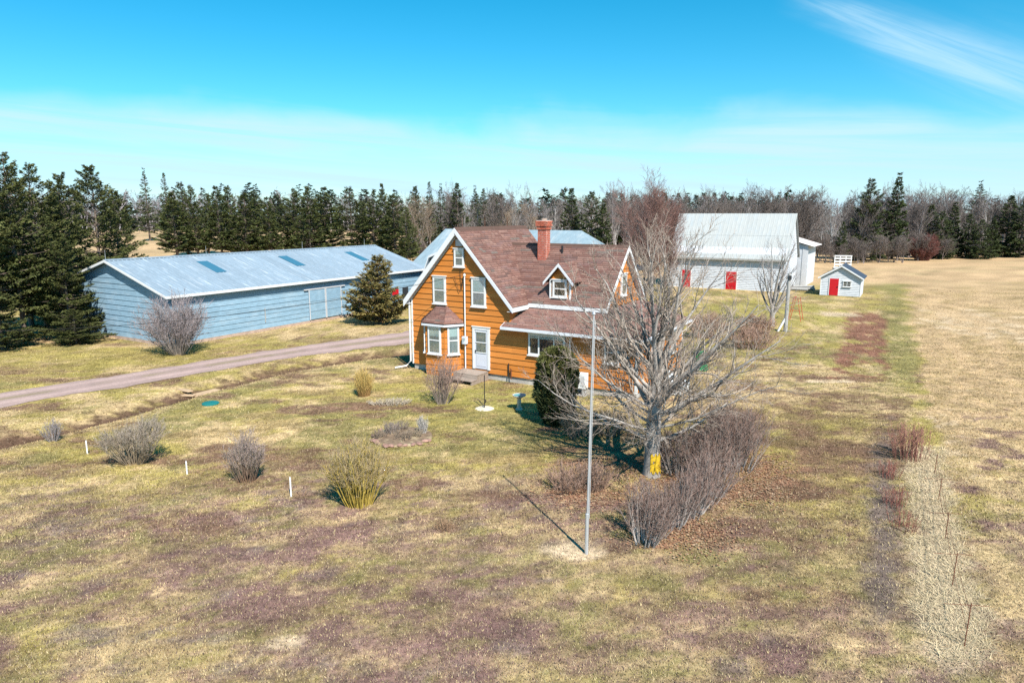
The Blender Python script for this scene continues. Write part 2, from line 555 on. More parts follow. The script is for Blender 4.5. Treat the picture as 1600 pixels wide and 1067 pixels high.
def gcol(x, y, fine=False):
    n1 = fbm(x / 5.0, y / 5.0, 1, 4)
    n2 = fbm(x / 1.6, y / 1.6, 2, 4)
    n3 = fbm(x / 12.0, y / 12.0, 3, 4)
    n4 = fbm(x / 0.45, y / 0.45, 4, 3)
    n5 = fbm(x / 2.6, y / 1.3, 8, 4)

    # each cover breaks up into clumps instead of fading evenly into the next
    cl = 0.16 if fine else 0.42
    cells = [np.clip((fbm(x / cl, y / (cl * 0.7), 300 + 7 * q, 2) - 0.5) * 1.9 + 0.5, 0, 1) for q in range(4)]
    turn = [0]

    def mix(c, m, d):
        m = np.clip(m, 0, 1)
        u = cells[turn[0] % 4]
        turn[0] += 1
        m = 0.3 * m + 0.7 * np.clip((m - u) / 0.30 + 0.5, 0, 1) * (m > 0.02)
        m = m[..., None]
        return c * (1 - m) + d * m

    c = np.broadcast_to(C_LIME, np.shape(x) + (3,)).copy()
    c = mix(c, smooth(0.38, 0.64, n2 * 0.6 + n1 * 0.4), C_STRAW)
    c = mix(c, 0.75 * smooth(0.52, 0.66, n5), C_OLIVE)
    c = mix(c, 0.65 * smooth(0.52, 0.66, fbm(x / 3.7, y / 3.7, 21, 4)), C_GREEN)
    # open foreground: dead matted grass, purple and grey patches
    fg = 1 - smooth(16.5, 22.5, y + (n3 - 0.5) * 9)
    c = mix(c, fg * 0.75, C_OLIVE * 0.6 + C_STRAW * 0.45)
    c = mix(c, fg * smooth(0.42, 0.66, fbm(x / 2.0, y / 1.3, 31, 5)) * 0.85, C_PURPLE)
    c = mix(c, fg * smooth(0.48, 0.66, fbm(x / 1.1, y / 0.8, 35, 5)) * 0.6, C_GREY)
    c = mix(c, fg * smooth(0.53, 0.63, fbm(x / 1.6, y / 1.1, 33, 5)) * 0.75, C_STRAW)
    c = mix(c, fg * smooth(0.56, 0.66, fbm(x / 1.5, y / 1.1, 37, 4)) * 0.6, C_LIME * 1.02)
    # scattered brown scuffs on the lawn
    c = mix(c, (1 - fg) * smooth(0.52, 0.70, fbm(x / 2.0, y / 1.1, 41, 5)) * 0.75 * (1 - smooth(34, 60, y)), C_BROWN * 1.15)
    for (bx, by, rx, ry, s) in ((-3.1, 21.0, 0.9, 0.55, 51), (-1.1, 20.0, 1.2, 0.45, 52), (-6.6, 30.2, 2.6, 0.8, 53), (-3.2, 29.6, 1.6, 0.6, 58),
                                (12.2, 24.6, 2.2, 0.7, 54), (5.9, 17.7, 1.5, 0.8, 55), (-9.0, 29.6, 1.6, 0.7, 56), (-10.3, 24.2, 2.0, 0.8, 57),
                                (-8.6, 21.0, 1.8, 0.6, 59), (-9.5, 18.0, 2.2, 0.9, 60), (8.6, 20.6, 1.3, 0.9, 61), (-7.2, 22.6, 1.5, 0.6, 62)):
        c = mix(c, blob(x, y, bx, by, rx, ry, s) * 0.8, C_BROWN * 1.1)
    # worn darker turf right of the hedges, deeper tone across the open foreground
    er = x - (0.549 * y + 2.45)
    worn = smooth(-11.5, -8.5, er + (n3 - .5) * 4) * (1 - smooth(-1.6, -0.6, er)) * (1 - smooth(29, 37, y + (n1 - .5) * 6)) * smooth(12, 15, y)
    c = mix(c, worn * 0.45, C_OLIVE * 0.72)
    c = mix(c, worn * smooth(0.47, 0.62, fbm(x / 2.2, y / 1.2, 43, 5)) * 0.7, C_BROWN * 1.1)
    c = mix(c, fg * smooth(0.36, 0.60, fbm(x / 6.5, y / 3.0, 45, 4)) * 0.42, C_PURPLE * 1.1)
    c = mix(c, fg * smooth(0.50, 0.62, fbm(x / 0.9, y / 0.6, 47, 4)) * 0.45, C_GREEN * 1.05)
    c = mix(c, blob(x, y, -1.6, 13.6, 3.6, 1.3, 48, 0.7) * 0.5, C_PURPLE)
    c = mix(c, blob(x, y, -7.2, 15.6, 2.8, 1.1, 49, 0.7) * 0.5, C_PURPLE)
    # green by the house front, yellow lawn right of the house
    c = mix(c, blob(x, y, 0.5, 31.5, 6.5, 2.2, 65, 0.5) * 0.55, C_LIME * np.array((0.92, 1.02, 0.9)))
    c = mix(c, blob(x, y, 23.5, 62, 7, 9, 66, 0.3) * 0.6, np.array((0.29, 0.265, 0.075)))
    c = mix(c, blob(x, y, -27, 41, 9, 3.2, 67, 0.4) * 0.6, C_LIME * 0.95)
    c = mix(c, blob(x, y, 1.5, 16.5, 0.9, 0.5, 68, 0.5) * 0.8, C_PALE)
    c = mix(c, blob(x, y, -4.7, 12.6, 0.45, 0.22, 69, 0.35) * 0.9, C_PALE)
    # leaf litter round the hedge and the big tree
    for (bx, by, rx, ry, s) in ((2.2, 20.2, 1.5, 1.1, 71), (5.2, 20.4, 2.6, 1.6, 72), (8.6, 22.8, 1.7, 2.0, 73), (4.6, 17.6, 1.6, 1.0, 74), (1.9, 26.6, 1.2, 0.8, 75), (3.6, 22.6, 2.4, 1.3, 76)):
        c = mix(c, blob(x, y, bx, by, rx * 0.85, ry * 0.85, s, 0.5) * 0.45, C_LITTER)
    # hay field on the right, beyond a mown edge that runs with the house
    e = x - (0.549 * y + 2.45) + (n2 - 0.5) * 1.6
    right = smooth(-0.2, 0.25, e) * smooth(18, 27, y)
    c = mix(c, right, C_TAN * np.array((1.03, 0.98, 0.92)))
    c = mix(c, right * smooth(0.44, 0.66, fbm((x - 0.55 * y) / 1.3, y / 9, 81, 4)) * 0.34, C_OLIVE * 1.1)
    c = mix(c, right * smooth(0.5, 0.7, n3) * 0.28, C_PALE)
    c = mix(c, right * (0.5 + 0.5 * np.sin((x - 0.56 * y) * 2.3 + n1 * 2)) * 0.28, C_OLIVE)
    c = mix(c, (smooth(-3.6, -1.8, e) - smooth(-0.6, 0.0, e)) * smooth(30, 38, y) * 0.75, C_GREEN * 1.0)
    near_r = smooth(0.2, 1.2, e) * (1 - smooth(22, 32, y))
    c = mix(c, near_r * 0.75 * smooth(0.35, 0.6, fbm(x / 1.2, y / 0.8, 83, 4)), C_STRAW * 1.05)
    c = mix(c, near_r * smooth(0.53, 0.62, fbm(x / 1.4, y / 1.2, 84, 4)) * 0.8, C_PURPLE)
    # long pale grass along the wire fence, dark wheel track beside it
    f0 = x - (0.545 * y + 2.35)
    inrow = smooth(11.2, 12.4, y) * (1 - smooth(23.5, 25.5, y))
    c = mix(c, np.exp(-((f0 + 0.25) / 0.62) ** 2) * inrow, C_PALE)
    c = mix(c, np.exp(-((f0 + 1.75 + (n2 - .5)) / 0.5) ** 2) * smooth(12.5, 14.5, y) * (1 - smooth(20, 30, y)) * 0.85, C_GREY * 0.85)
    # dug garden bed
    b = (smooth(0, 0.6, x - (0.531 * y - 2.2) + (n2 - .5) * 1.6)) * (1 - smooth(3.0, 3.7, x - (0.531 * y - 2.2) + (n1 - .5) * 1.6)) * smooth(34.5, 37.0, y + (n1 - .5) * 3) * (1 - smooth(59, 61.5, y))
    c = mix(c, b * smooth(0.30, 0.52, fbm(x / 1.3, y / 2.2, 91, 5) + 0.16 * smooth(42, 50, y)) * 0.9, C_SOIL)
    c = mix(c, blob(x, y, 28.6, 59.5, 1.7, 1.6, 92, 0.2) * 0.9, C_PALE * 0.95)
    c = mix(c, blob(x, y, 16.6, 34.9, 1.6, 0.35, 93, 0.4) * 0.8, C_PALE)
    # ditch, bare verge strips, footing of the long shed
    d, _ = dist_line(x, y, DITCH)
    c = mix(c, np.exp(-(d / 0.8) ** 2) * (0.95 + 0.5 * (n2 - 0.4)), C_BROWN * 0.72)
    c = mix(c, np.exp(-((d - 1.2) / 0.4) ** 2) * 0.45, C_STRAW)
    # far fields
    wood = np.where(x > -0.147 * y, smooth(150, 158, y + (n1 - .5) * 8 - 8 * (x > 0.62 * y)), smooth(258, 266, y + (n1 - .5) * 8))
    far = smooth(70, 95, y + (n3 - .5) * 10) * (1 - smooth(-2, 6, x - 17 + (n1 - .5) * 4) * (1 - smooth(84, 90, y)))
    c = mix(c, far, C_TAN * np.array((1.05, 0.98, 0.92)))
    c = mix(c, far * smooth(0.5, 0.65, fbm(x / 30, y / 8, 95, 3)) * 0.4, C_STRAW * 0.9)
    c = mix(c, wood, np.array((0.115, 0.090, 0.075)))
    c = c * (0.36 + 0.62 * n4 + 0.68 * fbm(x / 0.9, y / 0.5, 77, 4))[..., None]
    return c * np.array((1.06, 0.975, 0.955))


def axis(lo, hi, fine_lo, fine_hi, st, growth):
    a = list(np.arange(fine_lo, fine_hi, st))
    s = st
    up = [a[-1]]
    while up[-1] < hi:
        s *= growth
        up.append(up[-1] + s)
    s = st
    dn = [a[0]]
    while dn[-1] > lo:
        s *= growth
        dn.append(dn[-1] - s)
    return np.array(dn[::-1][:-1] + a + up[1:])


gx_ = axis(-2600, 2600, -26, 26, 0.24, 1.06)
gy_ = axis(-200, 4000, 9.5, 36, 0.2, 1.04)
GX, GY = np.meshgrid(gx_, gy_)
GZ = terr(GX, GY)
nx, ny = len(gx_), len(gy_)
idx = np.arange(nx * ny).reshape(ny, nx)
faces = np.stack([idx[:-1, :-1], idx[:-1, 1:], idx[1:, 1:], idx[1:, :-1]], -1).reshape(-1, 4)
me = np_mesh('ground', np.stack([GX, GY, GZ], -1).reshape(-1, 3), faces, gcol(GX, GY).reshape(-1, 3), True)
ground = link('ground', me, M['ground'])
ground['kind'] = 'structure'


def ribbon(name, line, widths, mat, lift, colf, step=0.35, across=9):
    seg = np.hypot(*np.diff(line, axis=0).T)
    s = np.concatenate([[0], np.cumsum(seg)])
    t = np.arange(0, s[-1], step)
    px = np.interp(t, s, line[:, 0])
    py = np.interp(t, s, line[:, 1])
    k = np.ones(25) / 25
    px = np.convolve(np.pad(px, 12, 'edge'), k, 'valid')
    py = np.convolve(np.pad(py, 12, 'edge'), k, 'valid')
    w = np.interp(t, s, widths)
    tx, ty = np.gradient(px), np.gradient(py)
    L = np.hypot(tx, ty)
    nxx, nyy = -ty / L, tx / L
    a = np.linspace(-0.5, 0.5, across)
    edge = 1.0 + (np.abs(a)[None, :] > 0.4) * (fbm(t[:, None] / 1.3 + np.sign(a)[None, :] * 40, t[:, None] * 0 + 3.3, 12, 4) - 0.5) * 0.6
    X = px[:, None] + nxx[:, None] * a[None, :] * w[:, None] * edge
    Y = py[:, None] + nyy[:, None] * a[None, :] * w[:, None] * edge
    Z = terr(X, Y) + lift - 0.018 * (np.abs(a)[None, :] > 0.45)
    i = np.arange(X.size).reshape(X.shape)
    f = np.stack([i[:-1, :-1], i[1:, :-1], i[1:, 1:], i[:-1, 1:]], -1).reshape(-1, 4)
    me = np_mesh(name, np.stack([X, Y, Z], -1).reshape(-1, 3), f, colf(X, Y, np.broadcast_to(a, X.shape)).reshape(-1, 3), True)
    return link(name, me, mat)


def roadcol(X, Y, a):
    c = np.broadcast_to(np.array((0.43, 0.305, 0.268)), X.shape + (3,)).copy()
    n = fbm(X / 0.9, Y / 0.9, 61, 4)
    mid = 1.3 * np.exp(-(a / 0.08) ** 2) * smooth(0.36, 0.56, fbm(X / 2.5, Y / 2.5, 62, 3))
    c = c * (1 - 0.6 * mid[..., None]) + np.array((0.30, 0.24, 0.12)) * 0.6 * mid[..., None]
    trk = np.exp(-((np.abs(a) - 0.24) / 0.10) ** 2)
    c = c * (0.80 + 0.28 * trk + 0.28 * (n - 0.5))[..., None]
    return c


drive = ribbon('driveway', ROAD, ROAD_W, M['road'], 0.035, roadcol)
drive['kind'] = 'structure'


def field_grass(n, ylo, yhi, w, lo, hi, seed, sel=None, lean=0.9, flat=0.1):
    """short dead and green blades; each is one bent triangle pair"""
    r = np.random.default_rng(seed)
    y = ylo + (yhi - ylo) * r.random(n) ** 1.0
    x = (r.random(n) * 2 - 1) * (0.80 * y + 2.0)
    keep = dist_line(x, y, ROAD)[0] > 1.65
    hx, hy = x + 5.59, y - 37.991
    hu, hv = hx * 0.8593 - hy * 0.5115, hx * 0.5115 + hy * 0.8593
    keep &= ~((hu > -0.1) & (hu < 13.5) & (hv > -0.1) & (hv < 8))
    if sel is not None:
        keep &= sel(x, y, r)
    x, y = x[keep], y[keep]
    n = len(x)
    z = terr(x, y) - 0.01
    a = r.random(n) * 2 * np.pi
    L = lo + (hi - lo) * r.random(n) ** 1.6
    tilt = np.sqrt(r.random(n)) * lean + flat
    dx, dy, dz = np.cos(a) * np.sin(tilt), np.sin(a) * np.sin(tilt), np.cos(tilt)
    b = a + np.pi / 2 + (r.random(n) - 0.5)
    ww = w * (0.6 + 0.8 * r.random(n))
    p0 = np.stack([x - np.cos(b) * ww, y - np.sin(b) * ww, z], -1)
    p1 = np.stack([x + np.cos(b) * ww, y + np.sin(b) * ww, z], -1)
    p2 = np.stack([x + dx * L, y + dy * L, z + dz * L], -1)
    v = np.stack([p0, p1, p2], 1).reshape(-1, 3)
    c = gcol(x, y, True)
    c = c * (0.80 + 0.55 * r.random(n))[:, None]
    pick = r.random(n)
    c = np.where((pick < 0.14)[:, None], c * 0.62 + C_PALE * 0.42, c)
    c = np.where((pick > 0.90)[:, None], c * 0.42, c)
    fgm = 1 - smooth(15, 24, y)
    c = np.where(((pick > 0.14) & (pick < 0.14 + 0.20 * fgm))[:, None], C_PURPLE * (0.35 + 0.6 * r.random((n, 1))), c)
    c = np.where(((pick > 0.40) & (pick < 0.40 + 0.16 * fgm))[:, None], C_STRAW * (0.8 + 0.5 * r.random((n, 1))), c)
    return v, np.repeat(c, 3, 0)


GV, GC = [], []
for args in ((210000, 10.5, 17.0, 0.010, 0.03, 0.085, 1), (205000, 17.0, 27.0, 0.014, 0.035, 0.10, 2), (125000, 27.0, 45.0, 0.020, 0.04, 0.11, 3), (70000, 45.0, 80.0, 0.03, 0.05, 0.11, 4)):
    v, c = field_grass(*args)
    GV.append(v)
    GC.append(c)
v = np.concatenate(GV)
gr = link('lawn_grass', np_mesh('lawn_grass', v, np.arange(len(v)).reshape(-1, 3), np.concatenate(GC)), M['grass'])
stuff(gr)
gr['label'] = 'short half dead grass covering the yard'

# long bleached grass lying along the wire fence


def fence_row(x, y, r):
    f0 = x - (0.545 * y + 2.15)
    return (np.abs(f0 + (fbm(x, y, 5, 3) - .5) * 0.6) < 0.20 + 0.62 * fbm(x / 0.7, y / 0.7, 15, 3) + 0.25 * r.random(len(x))) & (fbm(x / 0.45, y / 0.45, 16, 3) > 0.30) & (y > 12.0) & (y < 24.6)


v, c = field_grass(700000, 11.9, 25.0, 0.010, 0.10, 0.30, 9, fence_row, 0.50, 1.02)
c = c * 0.35 + np.array((0.54, 0.43, 0.26)) * 0.82
lg = link('long_grass', np_mesh('long_grass', v, np.arange(len(v)).reshape(-1, 3), c), M['grass'])
stuff(lg)
lg['label'] = 'long bleached grass lying along the wire fence'

# fallen leaves under the hedges and the big tree
r_ = np.random.default_rng(55)
n_ = 9000
k_ = r_.integers(0, 6, n_)
cx_ = np.array((2.2, 5.6, 8.4, 4.8, 7.4, 3.6))[k_] + r_.normal(0, 0.8, n_)
cy_ = np.array((20.2, 20.6, 22.6, 17.6, 20.6, 22.4))[k_] + r_.normal(0, 0.75, n_)
a_ = r_.random(n_) * 6.283
w_ = 0.018 + 0.02 * r_.random(n_)
zz0 = terr(cx_, cy_) + 0.015 + 0.04 * r_.random(n_)
tip_ = (r_.random(n_) - 0.3) * 0.03
lv_ = np.stack([np.stack([cx_ + np.cos(a_ + o_) * w_, cy_ + np.sin(a_ + o_) * w_, zz0 + (tip_ if o_ < 0.1 else 0)], -1) for o_ in (0, 1.57, 3.14, 4.71)], 1).reshape(-1, 3)
lc0 = np.array(((0.30, 0.15, 0.085), (0.22, 0.11, 0.07), (0.36, 0.22, 0.13), (0.40, 0.28, 0.18)))[r_.integers(0, 4, n_)] * (0.7 + 0.6 * r_.random((n_, 1)))
lf_ = link('fallen_leaves', np_mesh('fallen_leaves', lv_, np.arange(n_ * 4).reshape(-1, 4), np.repeat(lc0, 4, 0)), M['grass'])
stuff(lf_)['label'] = 'brown fallen leaves under the hedges and the big tree'

# ------------------------------------------------------------------ building helpers
HALF = math.pi / 2


def siding(parent, name, lim, z0, z1, e, mat, loc=(0, 0, 0), rotz=0, lip=0.045, holes=(), joints=True):
    """courses of lapped boards; lim(z) gives the left and right end at a height; local -y is outwards.
    holes: (x0,x1,z0,z1) openings that a board is cut back to"""
    z = z0
    while z < z1 - 0.02:
        zt_ = min(z + e, z1)
        a0, b0 = lim(z)
        a1, b1 = lim(zt_)
        if b0 - a0 < 0.06:
            break
        if b1 - a1 < 0.02:
            m = (a1 + b1) / 2
            a1, b1 = m - 0.01, m + 0.01
        cuts = [(a0, b0, a1, b1)]
        for (h0, h1, hz0, hz1) in holes:
            if hz0 < (z + zt_) / 2 < hz1:
                nc = []
                for (p0, q0, p1, q1) in cuts:
                    if h0 > p0 and h1 < q0:
                        nc += [(p0, h0, p1, h0), (h1, q0, h1, q1)]
                    else:
                        nc.append((p0, q0, p1, q1))
                cuts = nc
        pieces = []
        for (p0, q0, p1, q1) in cuts:
            t0 = p0 + random.uniform(1.6, 4.2)
            if not joints or q0 - p0 < 4.6:
                pieces.append((p0, q0, p1, q1))
                continue
            a_, b_ = p0, p1
            while t0 < min(q0, q1) - 1.2 and t0 > p1:
                pieces.append((a_, t0 - 0.002, b_, t0 - 0.002))
                a_, b_ = t0 + 0.002, t0 + 0.002
                t0 += random.uniform(3.4, 4.4)
            pieces.append((a_, q0, b_, q1))
        for (p0, q0, p1, q1) in pieces:
            j = random.uniform(-0.004, 0.006)
            mb = MB().hexa([(p0, -lip - j, z - 0.012), (q0, -lip - j, z - 0.012), (q0, 0.0, z - 0.012), (p0, 0.0, z - 0.012),
                            (p1, -0.008, zt_ - 0.004), (q1, -0.008, zt_ - 0.004), (q1, 0.0, zt_ - 0.004), (p1, 0.0, zt_ - 0.004)])
            mb.build(name, mat, parent, loc, rotz)
        z = zt_


def window(parent, cx, z0, z1, w, loc, rotz=0, kind='hung', curtain=0.5, wood=None, trim=0.10, name='window', label=None):
    """casing with panes, sill and curtain; cx along the wall, local -y outwards; loc: origin of the wall's frame"""
    wood = wood or M['white']
    x0, x1 = -w / 2, w / 2
    mb = MB()
    d0, d1 = -0.085, 0.0
    mb.box(x0, x0 + trim, d0, d1, z0, z1)
    mb.box(x1 - trim, x1, d0, d1, z0, z1)
    mb.box(x0 + trim, x1 - trim, d0, d1, z1 - trim, z1)
    mb.box(x0 + trim, x1 - trim, d0, d1, z0, z0 + trim * 0.9)
    off = Vector((cx * math.cos(rotz), cx * math.sin(rotz), 0))
    o = mb.build(name, wood, parent, Vector(loc) + off, rotz)
    if label:
        o['label'] = label
    ix0, ix1, iz0, iz1 = x0 + trim, x1 - trim, z0 + trim * 0.9, z1 - trim
    MB().box(ix0, ix1, -0.055, -0.051, iz0, iz1).build('unlit_room_sheet', M['room'], o)  # dark sheet before the solid wall, painted as the unlit room
    if curtain > 0:
        zb = iz0 + (iz1 - iz0) * (1.0 - curtain)
        MB().box(ix0 + 0.01, ix1 - 0.01, -0.063, -0.060, zb, iz1).build('blind', M['blind'], o)
        if kind == 'hung':
            v, f = [], []
            n = 16
            for i in range(n + 1):
                t = i / n
                yy = -0.059 + 0.0025 * math.sin(t * 34)
                v += [(ix0 + 0.01 + (ix1 - ix0 - 0.02) * t, yy, iz0 + 0.01), (ix0 + 0.01 + (ix1 - ix0 - 0.02) * t, yy, zb)]
            for i in range(n):
                f.append((2 * i, 2 * i + 2, 2 * i + 3, 2 * i + 1))
            me_ = bpy.data.meshes.new('curtain')
            me_.from_pydata(v, [], f)
            link('curtain', me_, M['curtain'], o)
    if kind == 'hung' or kind == 'dark':
        zm = (iz0 + iz1) / 2
        MB().box(ix0, ix1, -0.082, -0.066, zm - 0.028, zm + 0.028).build('meeting_rail', wood, o)
        MB().box(ix0 + 0.002, ix1 - 0.002, -0.078, -0.074, zm + 0.029, iz1 - 0.002).build('pane', M['glass'], o)
        MB().box(ix0 + 0.002, ix1 - 0.002, -0.074, -0.070, iz0 + 0.002, zm - 0.029).build('pane', M['glass'], o)
    elif kind == 'picture':
        for (a, b) in ((0, 0.27), (0.27, 0.73), (0.73, 1)):
            pa, pb = ix0 + (ix1 - ix0) * a, ix0 + (ix1 - ix0) * b
            if a > 0:
                MB().box(pa - 0.04, pa + 0.04, -0.083, -0.066, iz0, iz1).build('mullion', wood, o)
            MB().box(pa + 0.042, pb - 0.042, -0.076, -0.072, iz0 + 0.002, iz1 - 0.002).build('pane', M['glass'], o)
    elif kind == 'grid':
        xm, zm = (ix0 + ix1) / 2, (iz0 + iz1) / 2
        MB().box(xm - 0.018, xm + 0.018, -0.082, -0.066, iz0, iz1).build('muntin', wood, o)
        for (a, b) in ((ix0, xm - 0.018), (xm + 0.018, ix1)):
            MB().box(a, b, -0.081, -0.067, zm - 0.018, zm + 0.018).build('muntin', wood, o)
        for (a, b) in ((ix0, xm - 0.019), (xm + 0.019, ix1)):
            for (c, d) in ((iz0, zm - 0.019), (zm + 0.019, iz1)):
                MB().box(a + 0.002, b - 0.002, -0.078, -0.074, c + 0.002, d - 0.002).build('pane', M['glass'], o)
    MB().box(x0 - 0.05, x1 + 0.05, -0.14, 0.0, z0 - 0.06, z0 - 0.002).build('sill', wood, o)
    MB().box(x0 - 0.05, x1 + 0.05, -0.12, 0.0, z1 + 0.002, z1 + 0.05).build('head_cap', wood, o)
    return o


TONES = np.array((0.93, 1.0, 1.03)) * np.array([(0.250, 0.125, 0.098), (0.285, 0.150, 0.118), (0.215, 0.105, 0.084), (0.245, 0.135, 0.115), (0.300, 0.165, 0.130), (0.195, 0.110, 0.092), (0.205, 0.150, 0.125)])


def shingles(parent, quad, exp=0.145, tab=0.34, lift=0.012, seed=0):
    """quad: eave left, eave right, ridge right, ridge left; tabs laid in courses, joined"""
    r = np.random.default_rng(seed + 100)
    e0, e1, r1, r0 = [np.array(p, float) for p in quad]
    nrm = np.cross(e1 - e0, r0 - e0)
    if np.linalg.norm(nrm) < 1e-6:
        nrm = np.cross(e1 - e0, r1 - e0)
    nrm = nrm / np.linalg.norm(nrm)
    if nrm[2] < 0:
        nrm = -nrm
    slope = max(np.linalg.norm(r0 - e0), np.linalg.norm(r1 - e1))
    hgt_ = np.linalg.norm(np.cross(e1 - e0, (r0 + r1) / 2 - e0)) / np.linalg.norm(e1 - e0)
    rows = int(math.ceil(hgt_ / exp))
    V, F, C = [], [], []
    for i in range(rows):
        t0, t1 = i / rows, min((i + 1.25) / rows, 1.0)
        A0, B0 = e0 + (r0 - e0) * t0, e1 + (r1 - e1) * t0
        A1, B1 = e0 + (r0 - e0) * t1, e1 + (r1 - e1) * t1
        wrow = np.linalg.norm(B0 - A0)
        if wrow < 0.05:
            continue
        x = -r.random() * tab
        run = 0
        tone = 0
        while x < wrow:
            if run <= 0:
                run = r.integers(1, 4)
                tone = r.choice(7, p=(0.26, 0.2, 0.17, 0.15, 0.12, 0.06, 0.04))
            run -= 1
            a, b = max(x, 0) / wrow, min(x + tab * 0.97, wrow) / wrow
            x += tab * (0.9 + 0.2 * r.random())
            if b - a < 0.003:
                continue
            up = lift * (1.0 + 0.5 * r.random())
            p0, p1 = A0 + (B0 - A0) * a, A0 + (B0 - A0) * b
            q0, q1 = A1 + (B1 - A1) * a, A1 + (B1 - A1) * b
            n = len(V)
            V += [p0 + nrm * 0.001, p1 + nrm * 0.001, p0 + nrm * up, p1 + nrm * up, q1 + nrm * 0.002, q0 + nrm * 0.002]
            F += [(n, n + 1, n + 3, n + 2), (n + 2, n + 3, n + 4, n + 5)]
            cc = TONES[tone] * (0.88 + 0.24 * r.random())
            C += [cc] * 6
    me_ = np_mesh('shingles', np.array(V), np.array(F), np.array(C))
    return stuff(link('shingles', me_, M['shingle'], parent))


_rs = [0]


def roof(parent, name, quad, t=0.16, fascia=None, mat=None):
    o = MB().slab(quad, t).build(name, mat or M['underlay'], parent)
    _rs[0] += 1
    shingles(o, quad, seed=_rs[0])
    return o


# ------------------------------------------------------------------ the orange farmhouse
TH = R(-30.766)
house = thing('farmhouse', 'orange clapboard farmhouse with brown shingled roofs, bay window and brick chimney', 'house', (-5.59, 37.991, 0), TH)
SL = 1.123          # main gable slope
ZA = 7.92


def gable_lim(z):
    # under the main roof, above the wing of the house
    k = max(0.0, (ZA - 0.24 - z) / SL)
    return max(0.0, 3.2 - k), min(6.4, 3.2 + k)


# solid walls
MB().prism([(0, 0.3), (6.4, 0.3), (6.4, 4.10), (3.2, 7.62), (0, 4.10)], 'y', 0, 6.9).build('main_wall', M['orange'], house)
MB().box(6.402, 13.3, 0.0, 6.85, 0.3, 2.94).build('kitchen_wall', M['orange'], house)
MB().prism([(1.72, 2.942), (6.6, 2.942), (6.6, 4.1), (4.16, 6.68), (1.72, 4.1)], 'x', 6.403, 10.82).build('wing_wall', M['orange'], house)
MB().box(0.04, 13.26, 0.04, 6.8, -0.5, 0.299).build('foundation', M['concrete'], house)


def front_lim(z):
    if z < 2.86:
        return 0.06, 13.24
    return gable_lim(z)


siding(house, 'siding_board', front_lim, 0.34, 7.60, 0.31, M['orange'])
siding(house, 'siding_board', lambda z: (0.06, 6.80), 0.34, 2.90, 0.31, M['orange'], (13.3, 0, 0), HALF)
siding(house, 'siding_board', lambda z: (max(1.76, 4.16 - (6.66 - z) / 1.07), min(6.56, 4.16 + (6.66 - z) / 1.07)), 3.95, 6.6, 0.31, M['orange'], (10.82, 0, 0), HALF)
MB().box(-0.03, 0.06, -0.062, 0.07, 0.31, 4.02).build('corner_board', M['white'], house)
MB().box(13.24, 13.362, -0.062, 0.058, 0.31, 2.93).build('corner_board', M['white'], house)
MB().box(13.30, 13.36, 6.80, 6.86, 0.31, 2.93).build('corner_board', M['white'], house)

# main gable roof
O_ = 0.32
ovz = ZA - SL * (3.2 + O_)
roof(house, 'roof', [(-O_, 7.17, ovz), (-O_, -O_, ovz), (3.2, -O_, ZA), (3.2, 7.17, ZA)])
roof(house, 'roof', [(3.2 + 3.2 + O_, -O_, ovz), (3.2 + 3.2 + O_, 7.17, ovz), (3.2, 7.17, ZA), (3.2, -O_, ZA)])
MB().prism([(3.02, ZA - 0.19), (3.2, ZA + 0.015), (3.38, ZA - 0.19), (3.2, ZA + 0.045)], 'y', -O_ - 0.01, 7.18).build('ridge_cap', M['underlay'], house)
for s in (-1, 1):
    # rake boards at the front and their soffits
    ex = 3.2 + s * (3.2 + O_ + 0.02)
    mb = MB()
    wdr = 0.40 if s < 0 else 0.26
    q = [(3.2, ZA + 0.0), (ex, ovz - 0.03), (ex, ovz - 0.01 - wdr), (3.2, ZA - wdr)]
    mb.prism(q, 'y', -O_ - 0.045, -O_ - 0.005)
    mb.build('rake_board', M['white'] if s < 0 else M['fascia'], house)
    MB().slab([(3.2, -O_, ZA - 0.25), (3.2, 0, ZA - 0.25), (ex - s * 0.04, 0, ovz - 0.25), (ex - s * 0.04, -O_, ovz - 0.25)], 0.02).build('soffit', M['soffit'], house)
    MB().prism([(3.2, ZA - 0.26), (ex - s * .3, ovz + 0.06), (ex - s * .3, ovz - 0.07), (3.2, ZA - 0.40)], 'y', -0.08, -0.05).build('frieze_board', M['white'], house)
    MB().box(min(ex, ex - s * 0.05), max(ex, ex - s * 0.05), -O_ - 0.02, 7.15 if s < 0 else 1.38, ovz - 0.24, ovz - 0.02).build('eave_fascia', M['white'], house)
    MB().box(min(ex - s * 0.052, ex - s * 0.34), max(ex - s * 0.052, ex - s * 0.34), -O_, 6.9 if s < 0 else 1.6, ovz - 0.23, ovz - 0.21).build('eave_soffit', M['white'], house)

# wing roof with its eave
WS = 1.07
WE, WZ = 1.38, 4.03
roof(house, 'roof', [(3.6, WE, WZ), (11.12, WE, WZ), (11.12, 4.16, WZ + WS * (4.16 - WE)), (3.6, 4.16, WZ + WS * (4.16 - WE))])
roof(house, 'roof', [(11.12, 6.94, WZ), (3.6, 6.94, WZ), (3.6, 4.16, WZ + WS * (4.16 - WE)), (11.12, 4.16, WZ + WS * (4.16 - WE))])
ZW = WZ + WS * (4.16 - WE)
MB().prism([(4.0, ZW - 0.17), (4.16, ZW + 0.015), (4.32, ZW - 0.17), (4.16, ZW + 0.045)], 'x', 4.0, 11.13).build('ridge_cap', M['underlay'], house)
MB().box(6.70, 11.12, WE - 0.05, WE - 0.005, WZ - 0.21, WZ - 0.01).build('eave_fascia', M['white'], house)
MB().box(6.70, 11.10, WE, 1.72, WZ - 0.20, WZ - 0.18).build('eave_soffit', M['soffit'], house)
